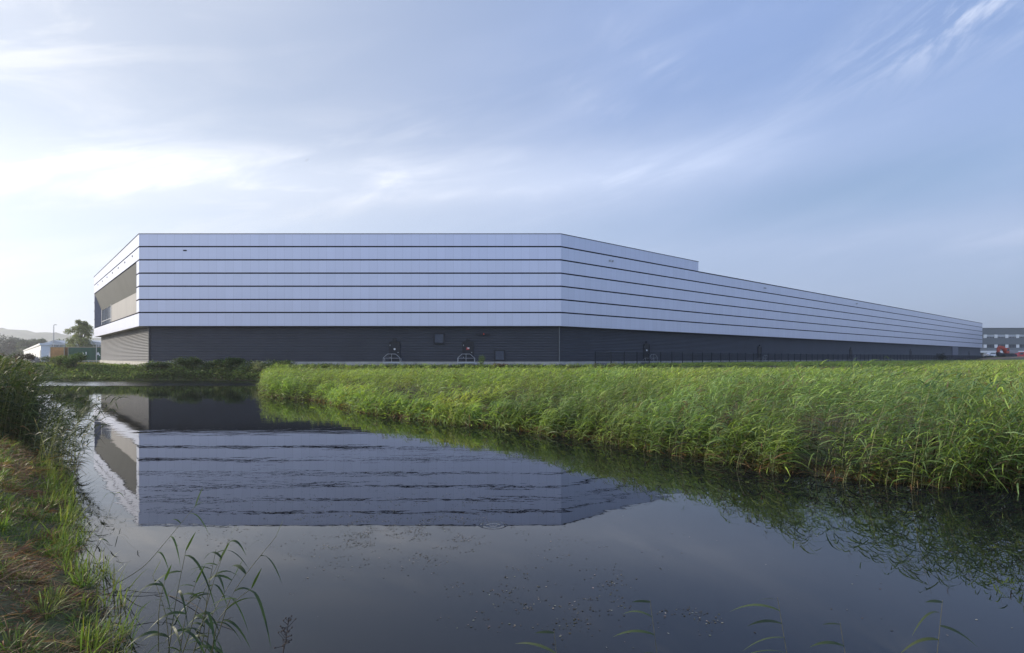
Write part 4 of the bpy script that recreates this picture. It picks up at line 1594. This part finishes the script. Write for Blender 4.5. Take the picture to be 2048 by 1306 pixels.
Y0 = 138
tree('deciduous_tree', 'olive green airy tree behind the green container, beside the end of the warehouse', ((161 - 1024) / F * Y0, Y0), 4.0, 1.8, 10.6, 5600, (.22, .235, .11), None, .22, 5, 40)
GT = 'trees in front of the hazy hill'
for i, (px, Y0, rx, h, tint, lab) in enumerate([
    (8, 330, 13, 12.5, (.035, .055, .035), 'dark tree cut by the left edge of the picture below the hill'),
    (32, 330, 12, 11.5, (.04, .06, .04), 'dark grey-green tree second from the left edge'),
    (55, 300, 8, 9.5, (.06, .08, .035), 'olive tree above the left end of the white hall'),
    (74, 320, 8, 11.0, (.06, .085, .04), 'tree showing over the ridge of the white hall'),
    (126, 240, 6, 7.8, (.07, .09, .04), 'low bushy tree behind the glazed hall gables'),
    (-20, 300, 11, 12.5, (.035, .055, .035), 'dark tree just outside the left edge')]):
    if px < 0:
        continue
    tree('deciduous_tree', lab, ((px - 1024) / F * Y0, Y0), rx, 1.0, h, 5000, tint, GT, .7, 70 + i, 30)

# wooded hill far behind on the left
r = np.random.default_rng(81)
hx = np.linspace(-2600, -700, 150); hy = np.linspace(1250, 2300, 70)
HX, HY = np.meshgrid(hx, hy, indexing='ij')
prof = np.interp(HX / HY, [-1.6, -1.10, -.89, -.78, -.70, -.55, -.4], [60, 78, 73, 61, 50, 30, 8])
HZ = prof * sstep((HY - 1250) / 280) * 1.12 + (vnoise(HX, HY, 22, 31) - .5) * 9 + (vnoise(HX, HY, 9, 32) - .5) * 5 - 4
HV = np.stack([HX, HY, HZ], -1).reshape(-1, 3)
idx = np.arange(150 * 70).reshape(150, 70)
Fq = np.stack([idx[:-1, :-1], idx[1:, :-1], idx[1:, 1:], idx[:-1, 1:]], -1).reshape(-1, 4)
M['wood'] = mat_simple('wooded_slope', (.055, .075, .035), .95, var=.5, vscale=.05)
o = link_mesh('wooded_hill', quick_mesh('wooded_hill', HV, Fq, smooth=True), M['wood'])
tag(o, kind='structure')
# far tree line between hill and halls
V = Veg()
n = 26000
X = r.uniform(-900, -330, n); Y = r.uniform(470, 560, n)
k = (X / Y < -.70) & (X / Y > -1.3)
X, Y = X[k], Y[k]; n = len(X)
top = 15 * (.55 + .6 * vnoise(X, Y * .2, 16, 33)) * np.interp(X / Y, [-1.2, -.86, -.72], [1.15, .95, .55])
P = np.stack([X, Y, 1.5 + top * r.random(n) ** .6], -1)
V.add(ribbons(P, r.uniform(0, 6.28, n), r.uniform(-.5, 1.2, n), r.uniform(1.5, 3.2, n), r.uniform(1.0, 2.2, n), r.uniform(.1, .5, n), 1, r.normal(0, .9, n), np.array([1., .5])), tints(n, (.05, .07, .035), .4, r))
tag(V.build('far_wood', M['leaf_dull']), 'hazy wood below the hill at the left', 'wood', kind='stuff')


# ---------------------------------------------------------------- left background
def px_x(px, Y):
    return (px - 1024) / F * Y


def py_z(py, Y):
    return H0 + (YH - py) / F * Y


# shipping containers
def container(name, label, x0, x1, y0, z0, w, h, mat, letters=None, frame_mat=None):
    root = empty(name, (x0, y0, z0), 0, label, 'container')
    L = x1 - x0
    b = MB()
    n = int(L / .28)
    prof = []
    for k in range(n):
        u = .12 + (L - .24) * k / n
        st = (L - .24) / n
        prof += [(u, .03), (u + st * .35, .03), (u + st * .5, .07), (u + st * .85, .07)]
    prof.append((L - .12, .03))
    for (a, pa), (c, pc) in zip(prof[:-1], prof[1:]):
        b.face([(a, pa, .16), (c, pc, .16), (c, pc, h - .12), (a, pa, h - .12)])
    b.box(.05, L - .05, .1, w - .05, .1, h - .06)
    b.build('corrugated_body', mat, root)
    f = MB()
    for x in (0, L - .12):
        for y in (0, w - .12):
            f.box(x, x + .12, y, y + .12, 0, h)
    for z in (0, h - .12):
        f.box(.12, L - .12, 0, .10, z, z + .12 + (.04 if z == 0 else 0))
        f.box(.12, L - .12, w - .1, w, z, z + .12)
        for x in (0, L - .12):
            f.box(x, x + .12, .12, w - .12, z, z + .12)
    f.build('frame', frame_mat or mat, root)
    if letters:
        for ch, xc, zc, s in letters:
            cu = bpy.data.curves.new('lettering', 'FONT')
            cu.body = ch
            cu.size = s * 1.38
            cu.extrude = .008
            cu.offset = .03
            cu.align_x = 'CENTER'
            to = bpy.data.objects.new('tmp', cu)
            col.objects.link(to)
            dg = bpy.context.evaluated_depsgraph_get()
            me = bpy.data.meshes.new_from_object(to.evaluated_get(dg))
            bpy.data.objects.remove(to)
            for v in me.vertices:
                x, y, z = v.co
                v.co = (x * 1.25 + xc, .018 - z, y + zc)
            me.materials.clear()
            link_mesh('lettering', me, M['white'], root)
    return root


YC = 116.0
M['cream'] = mat_simple('cream_paint', (.42, .36, .26), .6)
xg = px_x(135.5, YC)
container('shipping_container', 'dark green shipping container with white letters U and A', xg, xg + 12.2, YC, 2.0, 2.44, 2.85, M['green'],
          [('U', px_x(169, YC) - xg, py_z(711, YC) - 2.0, .72), ('A', px_x(196, YC) - xg, py_z(711.5, YC) - 2.0, .72)], M['cream'])
xo = px_x(102.5, YC)
container('shipping_container', 'orange-brown container left of the green one', xo, px_x(131, YC), YC - .3, 1.75, 2.44, 3.1, M['orange'], None, M['cream'])
# slim posts
def pole(name, label, cat, x, y, z0, z1, rr=.07, mat='galv'):
    root = empty(name, (x, y, z0), 0, label, cat)
    mb = MB(); mb.tube([(0, 0, -.3), (0, 0, z1 - z0)], rr, 10, rr * .8)
    mb.build('post', M[mat], root)
    cp = MB(); cp.cyl((0, 0, z1 - z0 + .03), (0, 0, 1), rr * 1.2, .06, 10)
    cp.build('cap', M[mat], root)
    return root


pole('sign_post', 'pale post standing in front of the letter A of the green container', 'post', px_x(193, 111), 111, 1.55, py_z(686, 111), .085)
pole('white_bollard', 'short white post left of the orange-brown container', 'post', px_x(99.5, 118), 118, 1.55, py_z(704, 118), .13, 'white')
# street lamp
Y0 = 122
root = empty('street_lamp', (px_x(107.5, Y0), Y0, 1.55), 0, 'tall street lamp with a short arm above the orange-brown container', 'street lamp')
mb = MB(); mb.tube([(0, 0, -.2), (0, 0, 3), (0, 0, py_z(650, Y0) - 1.55)], .11, 10, .07)
mb.build('pole', M['galv'], root)
mb = MB(); mb.tube([(0, 0, py_z(650, Y0) - 1.6), (.25, 0, py_z(649.4, Y0) - 1.55)], .05, 8)
arm = mb.build('arm', M['galv'], root)
mb = MB(); zz = py_z(649.6, Y0) - 1.55; mb.xprism([(.2, zz - .06), (.62, zz - .02), (.60, zz + .05), (.2, zz + .07)], -.12, .12)
mb.build('lamp_head', M['greywall'], arm)

# white hall: its long side wall runs away to the left, parallel to the warehouse end wall
Y0 = 150.0
A0 = (px_x(81.5, Y0), Y0)
root = empty('white_hall', (A0[0], A0[1], 1.55), 0, 'bright white hall wall running away at the far left below the hill', 'hall')
fh = frame((A0[0] - .66 * 215, A0[1] + .75 * 215), A0)
zt_ = py_z(686.5, Y0)
mb = MB(); mb.fbox(fh, 0, 215, -12, 0, 1.0, zt_ - .5)
mb.build('wall', M['white'], root, True)
mb = MB(); mb.fbox(fh, -.2, 215.2, -12.2, .25, zt_ - .497, zt_)
mb.build('roof_edge', M['white'], root, True)
mb = MB(); mb.fbox(fh, 211, 213.6, .003, .06, 1.6, 4.6)
mb.build('sliding_door', M['greywall'], root, True)
for q in (60, 110, 150, 178):
    mb = MB(); mb.fbox(fh, q, q + 4, .003, .05, 2.6, 3.8)
    mb.build('window', M['greywall'], root, True)

# glazed hall with gables and slim columns
Y0 = 151
M['glaze'] = mat_simple('greenhouse_glass', (.30, .34, .36), .15, 0.0, .8, .15, .3)
root = empty('glazed_hall', (px_x(110, Y0), Y0, 1.55), 0, 'pale glazed hall with two low gables and slim columns behind the containers', 'hall')
x0, x1 = px_x(82.5, Y0), px_x(240, Y0)
ze = py_z(687.2, Y0)
mb = MB(); mb.box(x0, x1, Y0 + 1.0, Y0 + 40, 1.2, ze)
mb.build('glass_wall', M['glaze'], root, True)
mb = MB()
for pa, pb_ in ((80, 128), (128, 212)):
    a, b = px_x(pa, Y0), px_x(pb_, Y0)
    pk = py_z(680, Y0)
    mb.xprism([(a, ze + .02), (b, ze + .02), ((a + b) / 2, pk)], Y0 + .6, Y0 + 41)
mb.build('roof', mat_simple('pale_roof', (.42, .44, .45), .5), root, True)
x = x0
while x < px_x(205, Y0):
    mb = MB(); mb.box(x, x + .16, Y0, Y0 + .16, 1.2, ze - .3)
    mb.build('column', M['galv'], root, True)
    x += .66 if x < px_x(103, Y0) else 1.3
mb = MB(); mb.box(x0, px_x(215, Y0), Y0 - .05, Y0 + .25, ze - .3, ze)
mb.build('eaves_beam', M['galv'], root, True)
mb = MB(); mb.box(px_x(84, Y0), px_x(97, Y0), Y0 + .9, Y0 + .99, 2.6, 5.2)
mb.build('timber_infill', M['cream'], root, True)
# pale boulder and dark crate-like stack in front
def boulder(label, px, py, Y0, w, h, tint):
    z = float(height([px_x(px, Y0)], [Y0])[0])
    bm_v, bm_f = [], []
    mb = MB()
    n, m = 12, 7
    r = np.random.default_rng(px)
    pts = []
    for i in range(m + 1):
        ph = math.pi * i / m
        row = []
        for k in range(n):
            th = 2 * math.pi * k / n
            q = 1 + r.uniform(-.16, .16)
            row.append((w / 2 * q * math.sin(ph) * math.cos(th), w / 2.4 * q * math.sin(ph) * math.sin(th), h * .45 + h * .55 * q * math.cos(ph)))
        pts.append(row)
    for i in range(m):
        for k in range(n):
            j = (k + 1) % n
            mb.face([pts[i][k], pts[i + 1][k], pts[i + 1][j], pts[i][j]])
    o = mb.build('boulder', mat_simple('boulder_stone', tint, .9, bump=.03, bscale=6))
    o.location = (px_x(px, Y0), Y0, z)
    tag(o, label, 'boulder')


boulder('pale grey boulder in the grass left of the orange-brown container', 70, 720, 92, 1.3, 1.25, (.34, .32, .32))
shrub('bush', 'dark brown bush in front of the white hall', (px_x(44, 88), 88), 2.0, 1.2, 1.9, 1500, (.06, .045, .03), None, .16)
shrub('bush', 'green hedge-like bush between the boulder and the white post', (px_x(86, 96), 96), 2.2, 1.2, 1.45, 1400, (.08, .11, .035), None, .14)

# ---------------------------------------------------------------- right background
Y0 = 262
root = empty('office_building', (px_x(2040, Y0), Y0, 2.8), 0, 'three storey grey office building with white window piers behind the end of the warehouse', 'building')
x0, x1 = px_x(1948, Y0), px_x(2180, Y0)
zt = py_z(656.5, Y0)
mb = MB()
for (pya, pyb) in ((657, 669), (676, 689), (695.5, 701.5)):
    mb.box(x0, x1, Y0, Y0 + 16, py_z(pyb, Y0), py_z(pya, Y0))
mb.build('wall', M['greywall'], root, True)
mb = MB(); mb.box(x0, x1, Y0 + .35, Y0 + 15.6, 2.4, zt - .3)
mb.build('inner_wall', M['greywall'], root, True)
mb = MB(); mb.box(x0 - .1, x1, Y0 - .12, Y0 + 16.1, zt + .003, zt + .2)
mb.build('roof', M['roof'], root, True)
mb = MB(); mb.box(x0, x1, Y0 - 1.2, Y0 + .3, py_z(705.5, Y0), py_z(701.6, Y0) - .01)
mb.build('canopy', M['white'], root, True)
for i in range(11):
    pxc = 1970.5 + i * 21.7
    for (a, b) in ((669, 676), (689, 695.5)):
        mb = MB(); mb.box(px_x(pxc - 3, Y0), px_x(pxc + 3, Y0), Y0 - .03, Y0 + .34, py_z(b, Y0) + .01, py_z(a, Y0) - .01)
        mb.build('white_pier', M['white'], root, True)
        wx0, wx1 = px_x(pxc + 3, Y0) + .02, px_x(pxc + 18.7, Y0) - .02
        f = MB()
        for k in range(6):
            xx = wx0 + (wx1 - wx0 - .1) * k / 5
            f.box(xx, xx + .1, Y0 + .1, Y0 + .22, py_z(b, Y0) + .02, py_z(a, Y0) - .02)
        fo = f.build('window', M['galv'] if a == 669 else M['greywall'], root, True)
        g_ = MB(); zz0 = py_z(b, Y0) + .02
        g_.box(wx0, wx1, Y0 + .24, Y0 + .30, zz0, py_z(a, Y0) - .02)
        g_.build('pane', M['glass'], fo)
        if a == 669:
            s_ = MB(); s_.box(wx0, wx1, Y0 + .12, Y0 + .16, zz0 + .35 + .25, py_z(a, Y0) - .03)
            s_.build('blind', M['galv'], fo)
    mb = MB(); mb.box(px_x(pxc - 5, Y0), px_x(pxc + .5, Y0), Y0 - .4, Y0 + .34, 2.6, py_z(705.6, Y0))
    mb.build('canopy_pier', M['white'], root, True)

# excavator standing on the yard
EX = 196.0
ez = py_z(713.2, EX)
root = empty('excavator', (px_x(2014, EX), EX, ez), 0, 'red tracked excavator with folded boom in front of the grey office building', 'excavator')
M['exred'] = mat_simple('excavator_red', (.42, .07, .035), .4, var=.2)
M['dark'] = mat_simple('dark_machinery', (.03, .03, .032), .6)
for y in (-1.2, 1.2):
    mb = MB()
    mb.xprism([(-2.0, .35), (-1.7, .02), (1.9, .02), (2.2, .35), (2.1, .75), (1.8, .92), (-1.6, .92), (-1.95, .75)][::1], y - .28, y + .28)
    tk = mb.build('track', M['dark'], root)
    w_ = MB()
    for k in range(5):
        w_.cyl((-1.5 + k * .8, y - .3, .42), (0, 1, 0), .26, .06, 12)
    w_.build('track_wheel', M['rubber'], tk)
mb = MB(); mb.cyl((0, 0, 1.02), (0, 0, 1), .7, .22, 20); mb.build('turntable', M['dark'], root)
mb = MB()
mb.xprism([(-.2, 1.12), (2.5, 1.12), (2.75, 1.45), (2.7, 2.05), (1.2, 2.2), (-.2, 2.1)], -1.25, 1.25)
mb.build('engine_house', mat_simple('machine_grey', (.28, .26, .26), .5), root)
mb = MB()
mb.xprism([(-1.2, 1.12), (-.25, 1.12), (-.25, 2.95), (-.9, 2.95), (-1.25, 2.1)], -1.25, -.25)
cb_ = mb.build('cab', M['exred'], root)
mb = MB()
mb.xprism([(-1.05, 1.9), (-.4, 1.9), (-.4, 2.8), (-.85, 2.8), (-1.12, 2.15)], -1.27, -1.252)
mb.build('cab_window', M['glass'], cb_)
mb = MB()
mb.xprism([(-.7, 1.3), (.3, 1.2), (.1, 2.2), (-.9, 3.45), (-2.2, 3.75), (-2.75, 3.3), (-1.9, 2.8), (-1.2, 2.3)], .0, .6)
mb.build('boom', M['exred'], root)
mb = MB()
mb.xprism([(-1.9, 3.3), (-2.75, 3.5), (-3.15, 2.6), (-3.1, 1.4), (-2.5, 1.3), (-2.2, 2.2)], .08, .52)
ar = mb.build('arm', M['exred'], root)
mb = MB(); mb.tube([(-1.3, .27, 2.9), (-2.2, .27, 2.9), (-2.5, .27, 2.7)], .07, 8)
mb.build('hydraulic_cylinder', M['galv'], ar)
mb = MB()
mb.xprism([(-3.05, 1.6), (-2.5, 1.5), (-2.0, 1.0), (-2.1, .4), (-2.7, .25), (-3.1, .8)], -.3, .85)
mb.build('bucket', M['dark'], root)

# parked vehicles on the yard
def vehicle(name, label, cat, px, Y0, z, L, prof_b, prof_w, mat, wheels=(.75, 3.35), flip=False):
    root = empty(name, (px_x(px, Y0), Y0, z), math.pi if flip else 0, label, cat)
    mb = MB(); mb.xprism([(x - L / 2, zz) for x, zz in prof_b], -.88, .88)
    mb.build('body', mat, root)
    mb = MB(); mb.xprism([(x - L / 2, zz) for x, zz in prof_w], -.895, .895)
    mb.build('side_window', M['glass'], root)
    for x in wheels:
        for y in (-.80, .80):
            t = MB(); t.cyl((x - L / 2, y, .32), (0, 1, 0), .32, .22, 18)
            to = t.build('wheel', M['rubber'], root)
            h = MB(); h.cyl((x - L / 2, y * 1.15, .32), (0, 1, 0), .18, .05, 12)
            h.build('rim', M['galv'], to)
    for x, m_ in ((0.0, 'red'), (L - .04, 'white')):
        for y in (-.65, .55):
            q = MB(); q.box(x - L / 2 - .02, x - L / 2 + .06, y, y + .18, .72, .86)
            q.build('lamp', M[m_], root)
    return root


CARB = [(0.05, .3), (.4, .22), (4.1, .22), (4.45, .32), (4.5, .6), (4.35, .78), (3.4, .95), (2.7, 1.42), (1.2, 1.46), (.5, 1.05), (.08, .95)]
CARW = [(.75, 1.0), (3.2, .98), (2.65, 1.36), (1.25, 1.39)]
VANB = [(0.05, .35), (.4, .28), (4.6, .28), (5.0, .4), (5.0, .9), (4.6, 1.15), (4.0, 2.05), (.2, 2.15), (.05, 1.9)]
VANW = [(3.0, 1.2), (4.45, 1.15), (3.95, 1.85), (3.0, 1.88)]
M['carwhite'] = mat_simple('car_white', (.75, .75, .76), .25, 0, .5, .02, coat=.5)
M['cargrey'] = mat_simple('car_grey', (.30, .27, .26), .25, .4, .5, .05, coat=.5)
M['carred'] = mat_simple('car_red', (.55, .035, .03), .25, 0, .5, .05, coat=.5)
GV = 'vehicles parked in front of the office building'
for o in (vehicle('parked_car', 'white car parked left of the excavator', 'car', 1984, 235, py_z(712.5, 235), 4.5, CARB, CARW, M['carwhite']),
          vehicle('parked_car', 'grey-brown car parked right behind the excavator', 'car', 2000, 240, py_z(712.5, 240), 4.5, CARB, CARW, M['cargrey'], flip=True),
          vehicle('parked_van', 'bright red van at the right edge beside the excavator', 'van', 2045, 200, py_z(716, 200), 5.0, VANB, VANW, M['carred'], (.9, 4.0), True)):
    o['group'] = GV
# bare soil heap below the excavator
r = np.random.default_rng(91)
a = np.linspace(0, 1, 60); b = np.linspace(0, 1, 24)
A, B = np.meshgrid(a, b, indexing='ij')
SX = 118 + A * 92; SY = 176 + B * 26 - A * 4
base_h = height(SX, SY)
SZ = base_h - .25 + (py_z(713.0, 190) - base_h + .15) * np.sin(np.pi * np.clip(B, 0, 1)) ** .5 * sstep(A * 3.2 - .9) + (vnoise(SX, SY, 2.3, 41) - .5) * .5 * np.sin(np.pi * B)
idx = np.arange(60 * 24).reshape(60, 24)
Fq = np.stack([idx[:-1, :-1], idx[1:, :-1], idx[1:, 1:], idx[:-1, 1:]], -1).reshape(-1, 4)
o = link_mesh('soil_mound', quick_mesh('soil_mound', np.stack([SX, SY, SZ], -1).reshape(-1, 3), Fq, smooth=True), mat_simple('bare_soil', (.20, .14, .09), .95, var=.4, vscale=.4, bump=.05, bscale=3))
tag(o, kind='structure')


# ---------------------------------------------------------------- birds
def bird(label, p, rz):
    root = empty('bird', p, rz, label, 'bird', 'birds in the sky')
    mb = MB()
    mb.tube([(-.28, 0, 0), (-.12, 0, .02), (.05, 0, .02), (.18, 0, .01), (.25, 0, 0)], .05, 8, .02)
    mb.build('body', M['dark'], root)
    for s in (-1, 1):
        w_ = MB()
        w_.hexa([(-.08, 0, .02), (.08, 0, .02), (.0, s * .5, .16), (-.10, s * .5, .16)][::s], [(-.08, 0, .04), (.08, 0, .04), (.0, s * .5, .172), (-.10, s * .5, .172)][::s])
        w_.build('wing', M['dark'], root)


bird('lower left of two tiny birds high over the warehouse', px_point(612.5, 322, 230), .6)
bird('upper right of two tiny birds high over the warehouse', px_point(615.5, 319, 232), .9)

# ---------------------------------------------------------------- haze
hz = MB()
hz.box(-3400, 3400, -380, 4100, -2.5, 118)
M_h = bpy.data.materials.new('haze')
M_h.use_nodes = True
nt = M_h.node_tree
for n_ in list(nt.nodes):
    nt.nodes.remove(n_)
ho = nt.nodes.new('ShaderNodeOutputMaterial')
hv = nt.nodes.new('ShaderNodeVolumePrincipled')
hv.inputs['Color'].default_value = (.93, .95, 1.0, 1)
hv.inputs['Density'].default_value = 0.00038
hv.inputs['Anisotropy'].default_value = 0.55
nt.links.new(hv.outputs[0], ho.inputs['Volume'])
HAZE = True
if HAZE:
    tag(hz.build('haze', M_h), 'thin pale morning haze over the whole place', 'haze', kind='stuff')
